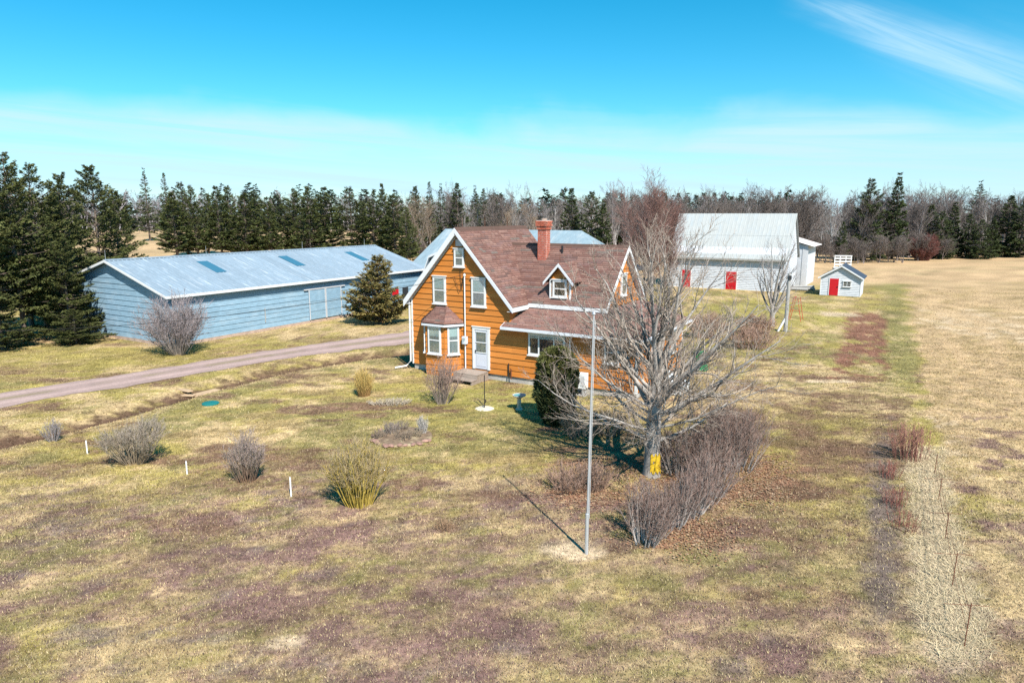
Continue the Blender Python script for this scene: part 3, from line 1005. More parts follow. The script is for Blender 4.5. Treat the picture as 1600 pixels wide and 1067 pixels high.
for s in (-1, 1):
    ey = 4.16 + s * (4.16 - WE + 0.02)
    MB().prism([(4.16, ZW), (ey, WZ - 0.03), (ey, WZ - 0.27), (4.16, ZW - 0.26)], 'x', 11.125, 11.165).build('rake_board', M['white'], house)
    MB().slab([(10.82, 4.16, ZW - 0.25), (11.12, 4.16, ZW - 0.25), (11.12, ey, WZ - 0.25), (10.82, ey, WZ - 0.25)], 0.02).build('soffit', M['soffit'], house)

# lower roof of the kitchen front, turning the corner with a hip
KZ = 2.99
kt = 0.43
ktop = KZ + kt * 2.15
roof(house, 'roof', [(6.12, -0.45, KZ), (13.72, -0.45, KZ), (10.9, 1.70, ktop), (6.12, 1.70, ktop)], 0.12)
roof(house, 'roof', [(13.72, -0.45, KZ), (13.72, 7.1, KZ), (10.9, 7.1, ktop), (10.9, 1.70, ktop)], 0.12)
MB().tube([(13.70, -0.44, KZ + 0.01), (10.9, 1.70, ktop + 0.012)], 0.045, 6).build('hip_cap', M['underlay'], house)
gut = MB()
gut.box(6.12, 13.74, -0.56, -0.455, KZ - 0.14, KZ - 0.01)
gut.build('gutter', M['fascia'], house)
MB().box(13.725, 13.80, -0.56, 7.1, KZ - 0.14, KZ - 0.01).build('eave_fascia', M['fascia'], house)
MB().box(6.14, 13.70, -0.45, 0.0, KZ - 0.14, KZ - 0.12).build('eave_soffit', M['soffit'], house)
MB().box(13.30, 13.72, 0.002, 7.05, KZ - 0.139, KZ - 0.121).build('eave_soffit', M['soffit'], house)
MB().prism([(-0.45, KZ - 0.005), (1.70, ktop - 0.005), (1.70, ktop - 0.16), (-0.45, KZ - 0.16)], 'x', 6.07, 6.115).build('rake_board', M['fascia'], house)
MB().prism([(0.0, 2.80), (1.70, 2.80), (1.70, ktop - 0.17), (0.0, KZ + 0.03)], 'x', 6.41, 6.47).build('cheek_wall', M['orange'], house)

# windows of the front
W0 = (0, -0.03, 0)
window(house, 1.97, 3.86, 5.33, 0.84, W0, label='upper left bedroom window of the gable', curtain=0.42)
window(house, 4.52, 3.86, 5.35, 0.88, W0, label='upper right bedroom window of the gable', curtain=0.46)
window(house, 3.30, 5.90, 6.84, 0.62, W0, label='small attic window near the gable peak', curtain=0.25)
MB().box(3.10, 3.50, -0.10, 0.0, 6.98, 7.34).build('attic_vent', M['soffit'], house)
window(house, 8.56, 1.62, 2.72, 2.06, W0, kind='picture', label='wide three part picture window', curtain=0.16)
window(house, 12.05, 1.64, 2.71, 0.76, W0, label='kitchen window behind the bare tree', curtain=0.0)
window(house, 5.25, 1.45, 2.62, 0.72, (13.33, 0, 0), HALF, curtain=0.3)
window(house, 2.2, 1.45, 2.62, 0.72, (13.33, 0, 0), HALF, curtain=0.3)
window(house, 4.16, 4.42, 5.55, 0.74, (10.85, 0, 0), HALF, curtain=0.4, label='upstairs window in the right gable')

# front door
dr = MB()
for (a, b) in ((4.10, 4.24), (5.04, 5.18)):
    dr.box(a, b, -0.09, 0.0, 0.50, 2.62)
dr.box(4.10, 5.18, -0.091, 0.0, 2.621, 2.76)
dr.build('door_frame', M['white'], house)
MB().box(4.06, 5.22, -0.12, 0.0, 2.762, 2.81).build('door_cap', M['white'], house)
door = MB().box(4.245, 5.035, -0.06, -0.005, 0.52, 2.615).build('door', M['doorpaint'], house)
MB().box(4.34, 4.94, -0.068, -0.062, 1.42, 2.50).build('curtain', M['curtain'], door)
MB().box(4.34, 4.94, -0.080, -0.074, 1.42, 2.50).build('pane', M['glass'], door)
for z in (1.38, 1.93, 2.50):
    MB().box(4.30, 4.98, -0.092, -0.061, z, z + 0.045).build('door_rail', M['white'], door)
MB().box(4.34, 4.94, -0.072, -0.061, 0.66, 1.30).build('door_panel', M['doorpaint'], door)
MB().box(4.28, 4.32, -0.12, -0.061, 1.40, 1.52).build('handle', M['dark'], door)

# bay window: three faces under a small hipped roof
BL, BR, BA, BB, BV = 0.92, 3.32, 1.50, 2.76, -0.75
bay = MB().prism([(BL, -0.02), (BA, BV), (BB, BV), (BR, -0.02)], 'z', -0.2, 2.86).build('bay_window', M['orange'], house)


def face_frame(p, q):
    d = math.atan2(q[1] - p[1], q[0] - p[0])
    return (p[0], p[1], 0), d, math.hypot(q[0] - p[0], q[1] - p[1])


for (p, q, ww) in (((BA, BV), (BB, BV), 0.84), ((BB, BV), (BR, -0.02), 0.64), ((BL, -0.02), (BA, BV), 0.64)):
    lc_, rz_, ln_ = face_frame(p, q)
    siding(bay, 'siding_board', lambda z, ln_=ln_: (0.01, ln_ - 0.01), 0.30, 2.86, 0.31, M['orange'], lc_, rz_, 0.035)
    window(bay, ln_ / 2, 1.22, 2.72, ww, (lc_[0] + 0.02 * math.sin(rz_), lc_[1] - 0.02 * math.cos(rz_), 0), rz_, curtain=0.34, trim=0.09)
ez, tz = 2.90, 3.74
E4 = [(BL - 0.26, 0.0, ez), (BA - 0.12, BV - 0.22, ez), (BB + 0.12, BV - 0.22, ez), (BR + 0.26, 0.0, ez)]
T2 = [(1.78, -0.045, tz), (2.42, -0.045, tz)]
roof(bay, 'bay_roof', [E4[1], E4[2], T2[1], T2[0]], 0.05)
roof(bay, 'bay_roof', [E4[2], E4[3], (2.44, -0.043, tz), T2[1]], 0.05)
roof(bay, 'bay_roof', [E4[0], E4[1], T2[0], (1.76, -0.043, tz)], 0.05)
MB().prism([(p[0], p[1]) for p in E4], 'z', ez - 0.16, ez - 0.055).build('bay_cornice', M['fascia'], bay)

# dormer on the wing roof
DV = 1.70
MB().prism([(7.84, 4.2), (8.96, 4.2), (8.96, 5.42), (8.40, 6.02), (7.84, 5.42)], 'y', DV, 3.3).build('dormer_wall', M['orange'], house)
siding(house, 'siding_board', lambda z: (max(7.86, 8.40 - (6.0 - z) / 1.07), min(8.94, 8.40 + (6.0 - z) / 1.07)), 4.38, 5.9, 0.31, M['orange'], (0, DV, 0), 0, 0.035)
window(house, 8.40, 4.42, 5.30, 0.80, (0, DV - 0.02, 0), kind='hung', curtain=0.0, label='dormer window on the wing roof')
for s in (-1, 1):
    tip = (8.40 + s * 0.87, 5.19)
    roof(house, 'dormer_roof', [(tip[0], DV - 0.27, tip[1]) if s > 0 else (tip[0], 3.42, tip[1]), (tip[0], 3.42, tip[1]) if s > 0 else (tip[0], DV - 0.27, tip[1]),
                               (8.40, 3.42, 6.17) if s > 0 else (8.40, DV - 0.27, 6.17), (8.40, DV - 0.27, 6.17) if s > 0 else (8.40, 3.42, 6.17)], 0.08)
    MB().prism([(8.40, 6.165), (tip[0], tip[1] - 0.01), (tip[0], tip[1] - 0.17), (8.40, 5.99)], 'y', DV - 0.31, DV - 0.275).build('rake_board', M['white'] if s < 0 else M['fascia'], house)
    MB().box(8.40 + s * 0.56 - 0.05, 8.40 + s * 0.56 + 0.05, DV - 0.05, DV + 0.02, 4.2, 5.36).build('corner_board', M['white'], house)

# brick chimney straddling the wing roof
ch = MB().box(6.15, 6.65, 3.35, 3.85, 5.6, 7.98).build('chimney', M['mortar'], house)
bm = MB()
z, k = 6.0, 0
while z < 8.24:
    g_ = 0.0 if z < 7.78 else (0.045 if z < 7.9 else 0.09)
    x0, x1, y0, y1 = 6.14 - g_, 6.66 + g_, 3.34 - g_, 3.86 + g_
    off = (k % 2) * 0.11
    for (ax, f0, f1) in (('x', y0, y0 + 0.1), ('x', y1 - 0.1, y1), ('y', x1 - 0.1, x1), ('y', x0, x0 + 0.1)):
        a, b = (x0, x1) if ax == 'x' else (y0 + 0.102, y1 - 0.102)
        t = a - off
        while t < b - 0.03:
            p, q = max(t, a) + 0.009, min(t + 0.22, b) - 0.009
            t += 0.22
            if q - p < 0.03:
                continue
            if ax == 'x':
                bm.box(p, q, f0, f1, z + 0.010, z + 0.085)
            else:
                bm.box(f0, f1, p, q, z + 0.010, z + 0.085)
    z += 0.095
    k += 1
stuff(bm.build('bricks', M['brick'], ch))
MB().box(6.09, 6.71, 3.29, 3.91, 8.245, 8.30).build('chimney_cap', M['mortar'], ch)
MB().lathe([(0.15, 8.29), (0.15, 8.40), (0.11, 8.40), (0.11, 8.31)], 12, (6.4, 3.6)).build('flue', M['pinkstone'], ch)

# small roof fittings
MB().tube([(7.45, 3.75, 6.4), (7.45, 3.75, 6.95)], 0.06, 8).build('vent_pipe', M['dark'], house)
MB().tube([(8.40, DV - 0.1, 6.17), (8.40, DV - 0.1, 6.62)], [0.012, 0.008], 5).build('lightning_rod', M['rust'], house)
MB().tube([(6.2, 4.16, ZW), (6.2, 4.16, ZW + 0.9)], [0.012, 0.008], 5).build('lightning_rod', M['rust'], house)
for y_ in (0.4, 2.6, 5.0):
    rod = MB().tube([(3.2, y_, ZA), (3.2, y_, ZA + 0.55)], [0.012, 0.008], 5).build('lightning_rod', M['rust'], house)

# downspouts, service mast, meter, tap pipes
MB().tube([(-0.14, -0.10, 3.9), (-0.10, -0.13, 3.6), (-0.10, -0.13, 0.45), (-0.30, -0.30, 0.18), (-0.75, -0.75, 0.10)], 0.05, 8).build('downspout', M['white'], house)
MB().tube([(9.88, -0.50, KZ - 0.14), (9.88, -0.13, KZ - 0.36), (9.88, -0.12, 0.4), (9.88, -0.35, 0.12)], 0.045, 8).build('downspout', M['white'], house)
MB().tube([(3.66, -0.12, 0.35), (3.66, -0.12, 5.42)], 0.035, 8).build('service_mast', M['white'], house)
MB().lathe([(0.06, 5.42), (0.075, 5.46), (0.03, 5.56)], 8, (3.66, -0.12)).build('weatherhead', M['white'], house)
mt = MB().box(3.52, 3.78, -0.24, -0.05, 1.80, 2.20).build('meter_box', M['fascia'], house)
MB().tube([(3.65, -0.245, 2.06), (3.65, -0.33, 2.06)], 0.085, 12).build('meter_dial', M['glass'], mt)
MB().tube([(6.36, -0.10, 0.25), (6.36, -0.10, 1.02)], 0.028, 6).build('fill_pipe', M['dark'], house)
MB().tube([(6.52, -0.12, 0.2), (6.52, -0.12, 0.72), (6.52, -0.22, 0.76)], 0.03, 6).build('fill_pipe', M['rust'], house)
wl_ = MB()
for (a, b, c_) in (((3.62, -0.14, 5.44), (3.30, -0.10, 4.55), (2.98, -0.10, 5.35)), ((3.62, -0.14, 5.40), (3.45, -0.10, 4.7), (3.35, -0.10, 5.8))):
    wl_.tube([a, b, c_], 0.012, 5, False)
wl_.build('drip_loop', M['wire'], house)

# ------------------------------------------------------------------ things by the house


def hl(u, v, z=0.0):
    return (-5.59 + u * math.cos(TH) - v * math.sin(TH), 37.991 + u * math.sin(TH) + v * math.cos(TH), z)


st = thing('entrance_steps', 'weathered wooden steps below the front door', 'steps', hl(4.35, -0.12), TH)
for x in (-0.72, 0.72):
    MB().prism([(-1.55, 0.0), (0, 0), (0, 0.42), (-1.02, 0.42), (-1.02, 0.20), (-1.55, 0.20)], 'x', x - 0.04, x + 0.04).build('stringer', M['wood'], st)
for i in range(5):
    MB().box(-0.78, 0.78, -1.06 + i * 0.212, -1.06 + i * 0.212 + 0.195, 0.42, 0.46).build('plank', M['wood'], st)
for i in range(2):
    MB().box(-0.78, 0.78, -1.60 + i * 0.27, -1.60 + i * 0.27 + 0.25, 0.20, 0.24).build('plank', M['wood'], st)
MB().box(-0.74, 0.74, -1.055, -1.025, 0.02, 0.415).build('riser', M['wood'], st)

hp = thing('heat_pump', 'white outdoor heat pump unit against the orange wall behind the clipped evergreen', 'heat pump', hl(10.5, -0.42), TH)
MB().box(-0.46, 0.46, -0.17, 0.17, 0.34, 1.10).build('cabinet', M['plastic'], hp, bevel=0.02)
MB().lathe([(0.27, 0), (0.27, 0.02), (0.24, 0.02)], 18).build('fan_grille', M['dark'], hp, (-0.1, -0.172, 0.72)).rotation_euler = (HALF, 0, 0)
MB().box(0.22, 0.40, -0.182, -0.171, 0.48, 0.98).build('side_grille', M['soffit'], hp)
for x in (-0.32, 0.32):
    MB().box(x - 0.03, x + 0.03, -0.2, 0.2, 0.0, 0.335).build('stand_leg', M['steel'], hp)
MB().box(-0.5, 0.5, -0.26, 0.26, -0.03, 0.05).build('base_slab', M['concrete'], hp)

bk = thing('cellar_hatch', 'white sloping cellar hatch at the right wall of the house', 'hatch', hl(13.34, 2.6), TH)
MB().prism([(0.02, -0.1), (1.55, -0.1), (1.55, 0.35), (0.02, 1.05)], 'y', -0.66, -0.60).build('cheek', M['plastic'], bk)
MB().prism([(0.02, -0.1), (1.55, -0.1), (1.55, 0.35), (0.02, 1.05)], 'y', 0.60, 0.66).build('cheek', M['plastic'], bk)
MB().box(1.49, 1.552, -0.598, 0.598, -0.1, 0.34).build('front_board', M['plastic'], bk)
for s in (-1, 1):
    MB().slab([(0.03, 0.01 if s > 0 else -0.68, 1.09), (1.60, 0.01 if s > 0 else -0.68, 0.37), (1.60, 0.68 if s > 0 else -0.01, 0.37), (0.03, 0.68 if s > 0 else -0.01, 1.09)], 0.035).build('hatch_leaf', M['plastic'], bk)

cp = thing('compost_bin', 'dark green plastic bin standing at the back corner of the house', 'bin', (*hl(14.1, 7.9)[:2], 0), TH)
MB().lathe([(0.42, 0), (0.46, 0.05), (0.38, 0.95), (0.36, 0.98)], 16).build('body', M['green'], cp)
MB().lathe([(0.385, 0.981), (0.39, 1.03), (0.10, 1.12)], 16).build('lid', M['green'], cp)

bb = thing('bird_bath', 'stone bird bath with blue water left of the clipped evergreen', 'bird bath', (0.32, 29.6, zt(0.32, 29.6)))
MB().lathe([(0.16, 0), (0.17, 0.05), (0.11, 0.09), (0.085, 0.22), (0.10, 0.36), (0.08, 0.48), (0.12, 0.56)], 12).build('pedestal', M['birdstone'], bb)
MB().lathe([(0.12, 0.561), (0.30, 0.66), (0.31, 0.70), (0.27, 0.70), (0.20, 0.665)], 18).build('basin', M['concrete'], bb)
MB().lathe([(0.01, 0.668), (0.24, 0.668), (0.25, 0.685), (0.01, 0.687)], 18).build('water', M['water'], bb)

hk = thing('feeder_pole', 'thin dark feeder pole with small arms in front of the door', 'pole', (-1.24, 29.81, zt(-1.24, 29.81)))
MB().tube([(0, 0, 0), (0, 0, 1.55)], 0.022, 6).build('pole', M['dark'], hk)
MB().tube([(0, 0, 0.25), (0.06, -0.05, 0.34), (0.05, -0.05, 0.42)], 0.03, 6).build('hook', M['dark'], hk)
MB().tube([(0, 0, 0.12), (-0.16, 0, 0.26), (-0.28, 0, 0.42), (-0.34, 0, 0.40)], 0.02, 6).build('arm', M['dark'], hk)
MB().lathe([(0.44, 0.0), (0.36, 0.03), (0.05, 0.045)], 16).build('seed_spill', M['sand'], hk)

# ------------------------------------------------------------------ long blue shed
shed = thing('long_shed', 'long pale blue shingled shed with metal roof and three blue roof lights', 'shed', (-22.45, 44.35, 0), TH)
SLN = 26.6
SX, SXL, SZ = -6.3, -10.7, 5.52
s1 = (SZ - 3.42) / 6.7
s2 = (SZ - 4.22) / 4.7
MB().prism([(0, 0.0), (0, SZ - s1 * 6.3 - 0.14), (SX, SZ - 0.14), (SXL, SZ - s2 * 4.4 - 0.14), (SXL, 0)], 'y', 0.0, SLN).build('wall', M['blue'], shed)
MB().box(SXL - 0.02, 0.06, -0.06, SLN + 0.02, -0.6, 0.20).build('footing', M['pinkstone'], shed)
siding(shed, 'siding_board', lambda z: (SXL + 0.02 + max(0, (z - 4.0) / s2) * 1.0, -0.02 - max(0.0, (z - (SZ - s1 * 6.3 - 0.16)) / s1)), 0.22, SZ - 0.2, 0.37, M['blue'], (0, -0.005, 0), 0, 0.04)
siding(shed, 'siding_board', lambda z: (0.02, SLN - 0.02), 0.22, 3.36, 0.35, M['blue'], (0.005, 0, 0), HALF, 0.04)
MB().box(-0.06, 0.055, -0.055, 0.055, 0.18, 3.40).build('corner_board', M['blue'], shed)


def sheet(parent, name, y0, y1, xa, za, xb, zb, mat, ribs=3):
    """one roof sheet from ridge (xa,za) to eave (xb,zb) with raised ribs"""
    prof = []
    for i in range(ribs):
        a = y0 + (y1 - y0) * i / ribs
        p = (y1 - y0) / ribs
        prof += [(a, 0), (a + p * 0.62, 0), (a + p * 0.72, 0.03), (a + p * 0.9, 0.03)]
    prof += [(y1 + 0.01, 0.0)]
    v, f = [], []
    for (y, h) in prof:
        v += [(xa, y, za + h), (xb, y, zb + h)]
    for i in range(len(prof) - 1):
        f.append((2 * i, 2 * i + 1, 2 * i + 3, 2 * i + 2))
    n = len(v)
    v += [(xa, y0, za - 0.02), (xb, y0, zb - 0.02), (xb, y1, zb - 0.02), (xa, y1, za - 0.02)]
    f.append((n, n + 3, n + 2, n + 1))
    me_ = bpy.data.meshes.new(name)
    me_.from_pydata(v, [], f)
    return link(name, me_, mat, parent)


y = -0.42
n_sh = 30
wsh = (SLN + 0.84) / n_sh
for i in range(n_sh):
    sheet(shed, 'roof_sheet', y, y + wsh, SX, SZ, 0.42, SZ - s1 * 6.72, M['bluemetal'])
    sheet(shed, 'roof_sheet', y, y + wsh, SX, SZ, SXL - 0.35, SZ - s2 * 4.75, M['bluemetal'])
    y += wsh
for yc in (6.1, 13.8, 21.6):
    MB().slab([(-4.95, yc - 0.46, SZ - s1 * 1.35 + 0.045), (-2.65, yc - 0.46, SZ - s1 * 3.65 + 0.045), (-2.65, yc + 0.46, SZ - s1 * 3.65 + 0.045), (-4.95, yc + 0.46, SZ - s1 * 1.35 + 0.045)], 0.03).build('roof_light', M['skylight'], shed)
MB().prism([(SX - 0.2, SZ - 0.02), (SX, SZ + 0.04), (SX + 0.2, SZ - 0.025), (SX, SZ + 0.065)], 'y', -0.43, SLN + 0.43).build('ridge_cap', M['bluemetal'], shed)
MB().box(0.425, 0.46, -0.43, SLN + 0.43, SZ - s1 * 6.72 - 0.16, SZ - s1 * 6.72 + 0.02).build('eave_fascia', M['white'], shed)
MB().prism([(SX, SZ + 0.02), (0.42, SZ - s1 * 6.72 + 0.02), (0.42, SZ - s1 * 6.72 - 0.14), (SX, SZ - 0.15)], 'y', -0.455, -0.425).build('rake_board', M['white'], shed)
MB().prism([(SX, SZ + 0.02), (SXL - 0.35, SZ - s2 * 4.75 + 0.02), (SXL - 0.35, SZ - s2 * 4.75 - 0.14), (SX, SZ - 0.15)], 'y', -0.455, -0.425).build('rake_board', M['white'], shed)
MB().slab([(SX, -0.42, SZ - 0.06), (0.42, -0.42, SZ - s1 * 6.72 - 0.06), (0.42, SLN + .4, SZ - s1 * 6.72 - 0.06), (SX, SLN + .4, SZ - 0.06)], 0.03).build('roof_deck', M['blue'], shed)
MB().slab([(SX, -0.42, SZ - 0.06), (SXL - .33, -0.42, SZ - s2 * 4.75 - 0.06), (SXL - .33, SLN + .4, SZ - s2 * 4.75 - 0.06), (SX, SLN + .4, SZ - 0.06)], 0.03).build('roof_deck', M['blue'], shed)
for yy in (-0.3, 7.5, 17.3, 25.4):
    MB().tube([(SX, yy, SZ + 0.05), (SX, yy, SZ + 0.7)], [0.014, 0.008], 5).build('lightning_rod', M['steel'], shed)
# sliding doors on the long wall
for (a, b) in ((11.85, 13.62), (13.66, 15.42)):
    dd = MB().box(0.075, 0.13, a, b, 0.28, 2.62).build('sliding_door', M['blue'], shed)
    for zc in (0.95, 1.75):
        MB().box(0.132, 0.15, a + 0.04, b - 0.04, zc - 0.03, zc + 0.03).build('batten', M['blue'], dd)
    for yy in (a, b - 0.06):
        MB().box(0.132, 0.165, yy, yy + 0.06, 0.24, 2.66).build('stile', M['soffit'], dd)
MB().box(0.07, 0.16, 11.4, 15.9, 2.67, 2.76).build('door_track', M['soffit'], shed)
MB().box(0.075, 0.10, 7.50, 7.56, 0.65, 1.72).build('batten', M['greywood'], shed)
MB().box(0.06, 0.11, 23.5, 24.3, 0.85, 1.85).build('unlit_opening_panel', M['room'], shed)  # dark panel on the wall, interior shade painted in; nothing is cut open
MB().box(0.06, 0.10, 22.0, 22.9, 1.25, 1.80).build('red_board', M['red'], shed)

# ------------------------------------------------------------------ white barn with red doors
barn = thing('white_barn', 'large white shingled barn with pale metal roof and red doors', 'barn', (19.26, 83.72, 0), TH)
BW, BD, BE, BZ = 13.35, 7.6, 4.15, 8.75
MB().prism([(0, -0.2), (BD, -0.2), (BD, BE), (BD / 2, BZ - 0.15), (0, BE)], 'x', 0, BW).build('wall', M['barnwhite'], barn)
sb = MB()
z = 0.0
while z < BE:
    sb.hexa([(0, -0.035, z), (BW, -0.035, z), (BW, 0, z), (0, 0, z), (0, -0.008, z + 0.195), (BW, -0.008, z + 0.195), (BW, 0, z + 0.195), (0, 0, z + 0.195)])
    z += 0.2
z = 0.0
while z < BZ - 0.3:
    k0 = max(0, (z - BE) * (BD / 2) / (BZ - 0.15 - BE))
    k1 = max(0, (z + 0.195 - BE) * (BD / 2) / (BZ - 0.15 - BE))
    sb.hexa([(BW, k0, z), (BW + 0.035, k0, z), (BW + 0.035, BD - k0, z), (BW, BD - k0, z), (BW, k1, z + 0.195), (BW + 0.008, k1, z + 0.195), (BW + 0.008, BD - k1, z + 0.195), (BW, BD - k1, z + 0.195)])
    z += 0.2
stuff(sb.build('shingle_courses', M['barnwhite'], barn))
slp = (BZ - BE) / (BD / 2)
nb = 15
wb = (BW + 0.5) / nb


def barn_sheet(parent, x0, x1, ya, za, yb, zb, mat):
    v, f = [], []
    prof = []
    for i in range(2):
        a = x0 + (x1 - x0) * i / 2
        p = (x1 - x0) / 2
        prof += [(a, 0), (a + p * 0.7, 0), (a + p * 0.78, 0.016), (a + p * 0.92, 0.016)]
    prof += [(x1 + 0.01, 0)]
    for (x, h) in prof:
        v += [(x, ya, za + h), (x, yb, zb + h)]
    for i in range(len(prof) - 1):
        f.append((2 * i, 2 * i + 1, 2 * i + 3, 2 * i + 2))
    me_ = bpy.data.meshes.new('roof_sheet')
    me_.from_pydata(v, [], f)
    return link('roof_sheet', me_, mat, parent)


for i in range(nb):
    x0 = -0.25 + i * wb
    ym, zm = BD / 4 - 0.2, BZ - slp * (BD / 4 + 0.2)
    barn_sheet(barn, x0, x0 + wb, BD / 2, BZ, ym, zm, M['barnroof'])
    barn_sheet(barn, x0, x0 + wb, ym + 0.12, zm + slp * 0.12 - 0.025, -0.42, BE - slp * 0.42 - 0.025, M['barnroof'])
    barn_sheet(barn, x0, x0 + wb, BD / 2, BZ, BD + 0.42, BE - slp * 0.42, M['barnroof'])
for s in (0, 1):
    ya, yb = (BD / 2, -0.42) if s == 0 else (BD / 2, BD + 0.42)
    MB().slab([(-0.24, ya, BZ - 0.06), (BW + 0.24, ya, BZ - 0.06), (BW + 0.24, yb, BE - slp * 0.42 - 0.06), (-0.24, yb, BE - slp * 0.42 - 0.06)], 0.10).build('roof_deck', M['greywood'], barn)
MB().box(-0.25, BW + 0.25, -0.47, -0.43, BE - slp * 0.42 - 0.22, BE - slp * 0.42 - 0.01).build('eave_fascia', M['greywood'], barn)
for (a, b, z1_, lb) in ((1.62, 2.66, 2.08, 'left red barn door'), (6.85, 8.05, 2.06, 'right red barn door')):
    d_ = MB().box(a, b, -0.10, -0.04, -0.05, z1_).build('door', M['red'], barn)
    d_['label'] = lb
    for zz_ in (0.4, 1.6):
        MB().box(a + 0.04, b - 0.04, -0.125, -0.102, zz_, zz_ + 0.12).build('ledge', M['red'], d_)
    MB().box(b - 0.16, b - 0.10, -0.15, -0.102, 1.0, 1.14).build('handle', M['dark'], d_)
    MB().box(a - 0.10, a - 0.005, -0.09, -0.03, -0.05, z1_ + 0.02).build('door_jamb', M['white'], barn)
    MB().box(b + 0.005, b + 0.10, -0.09, -0.03, -0.05, z1_ + 0.02).build('door_jamb', M['white'], barn)
window(barn, 2.2, 3.45, 3.85, 0.85, (0, -0.03, 0), kind='grid', curtain=0, wood=M['red'], trim=0.07)

lt = thing('barn_annex', 'white annex with rusty metal roof behind the right end of the white barn', 'shed', hl(0, 0), TH)
lt.location = (19.26 + 10.2 * 0.8593 + 8.6 * 0.5115, 83.72 - 10.2 * 0.5115 + 8.6 * 0.8593, 0)
MB().prism([(0, -0.2), (4.2, -0.2), (4.2, 4.9), (0, 6.1)], 'y', 0, 7).build('wall', M['barnwhite'], lt)
for i in range(8):
    y0 = -0.35 + i * 0.96
    sheet(lt, 'roof_sheet', y0, y0 + 0.96, -0.1, 6.28, 4.9, 4.80, M['rustroof'], 2)
MB().box(3.6, 4.25, -0.05, -0.005, 0, 4.6).build('corner_board', M['soffit'], lt)

# ------------------------------------------------------------------ small white shed
sm = thing('garden_shed', 'small white garden shed with red door and dark gable roof at the field edge', 'shed', (33.59, 74.18, 0), TH)
MB().prism([(0, -0.1), (3.9, -0.1), (3.9, 1.95), (1.95, 3.12), (0, 1.95)], 'y', 0, 4.0).build('wall', M['barnwhite'], sm)
siding(sm, 'siding_board', lambda z: (max(0.0, (z - 1.95) * 1.667), 3.9 - max(0.0, (z - 1.95) * 1.667)), 0.05, 3.0, 0.18, M['barnwhite'], (0, -0.003, 0), 0, 0.03)
for s in (-1, 1):
    xe = 1.95 + s * 2.25
    ze = 3.30 - 0.6 * 2.25
    q = [(xe, -0.28, ze), (xe, 4.25, ze), (1.95, 4.25, 3.30), (1.95, -0.28, 3.30)]
    MB().slab(q, 0.10).build('roof', M['slate'], sm)
    MB().prism([(1.95, 3.305), (xe, ze + 0.005), (xe, ze - 0.15), (1.95, 3.14)], 'y', -0.315, -0.285).build('rake_board', M['white'], sm)
MB().prism([(1.80, 3.2), (1.95, 3.31), (2.10, 3.2), (1.95, 3.36)], 'y', -0.29, 4.26).build('ridge_cap', M['slate'], sm)
d_ = MB().box(0.88, 1.76, -0.09, -0.035, 0.06, 1.86).build('door', M['red'], sm)
MB().box(1.62, 1.70, -0.13, -0.092, 0.9, 1.04).build('handle', M['dark'], d_)
for a in (0.80, 1.765):
    MB().box(a, a + 0.075, -0.08, -0.03, 0.05, 1.94).build('door_jamb', M['white'], sm)
window(sm, 2.58, 1.05, 1.60, 0.80, (0, -0.03, 0), kind='grid', curtain=0, trim=0.06)
for a in (-0.035, 3.86):
    MB().box(a, a + 0.075, -0.06, 0.05, 0.0, 1.93).build('corner_board', M['white'], sm)

# ------------------------------------------------------------------ building with the grey metal roof behind the house
def world_uv(ox, oy, u, v):
    return ox + u * 0.8593 + v * 0.5115, oy - u * 0.5115 + v * 0.8593


gb = thing('back_barn', 'brown walled barn with wide grey blue metal roof half hidden behind the farmhouse', 'barn', (-10.6, 73.0, 0), TH)
MB().box(0.3, 21.0, 0, 11.5, -0.2, 3.3).build('wall', M['brownwall'], gb)
MB().prism([(0.02, 3.302), (11.48, 3.302), (5.75, 6.9)], 'x', 0.3, 16.5).build('gable_wall', M['brownwall'], gb)
for (quad, nm) in (([(-0.3, -0.6, 3.05), (21.6, -0.6, 3.05), (17.0, 5.75, 7.05), (0.2, 5.75, 7.05)], 'f'),
                   ([(21.6, -0.6, 3.05), (21.6, 12.1, 3.05), (17.0, 5.75, 7.05), (17.0, 5.75, 7.05)], 'h'),
                   ([(21.6, 12.1, 3.05), (-0.3, 12.1, 3.05), (0.2, 5.75, 7.05), (17.0, 5.75, 7.05)], 'b')):
    if nm == 'h':
        MB().prism([(-0.6, 3.0), (12.1, 3.0), (12.1, 3.05), (5.75, 7.04), (-0.6, 3.05)], 'x', 0, 0.01)
        v_ = [quad[0], quad[1], quad[2]]
        me_ = bpy.data.meshes.new('roof')
        me_.from_pydata(v_ + [(p[0], p[1], p[2] - 0.12) for p in v_], [], [(0, 1, 2), (5, 4, 3), (0, 3, 4, 1), (1, 4, 5, 2), (2, 5, 3, 0)])
        link('roof', me_, M['greyroof'], gb)
    else:
        MB().slab(quad, 0.12).build('roof', M['greyroof'], gb)
for x in (1.2, 3.0):
    MB().box(x, x + 0.9, -0.04, -0.004, 1.3, 2.4).build('window', M['room'], gb)
gs = thing('gambrel_shed', 'small pale blue gambrel ended shed behind the left slope of the farmhouse', 'shed', (-8.0, 62.5, 0), TH)
MB().prism([(0, -0.2), (5.6, -0.2), (5.6, 2.9), (4.7, 4.9), (2.8, 5.6), (0.9, 4.9), (0, 2.9)], 'y', 0, 7).build('wall', M['blue'], gs)
GP = [(-0.25, 2.75), (0.75, 4.98), (2.8, 5.78), (4.85, 4.98), (5.85, 2.75)]
siding(gs, 'siding_board', lambda z: ((0.02 + max(0, (z - 2.9) * 0.45), 5.58 - max(0, (z - 2.9) * 0.45)) if z < 4.85 else (0.95 + (z - 4.85) * 2.6, 4.65 - (z - 4.85) * 2.6)), 0.1, 5.4, 0.3, M['blue'], (0, -0.003, 0), 0, 0.03)
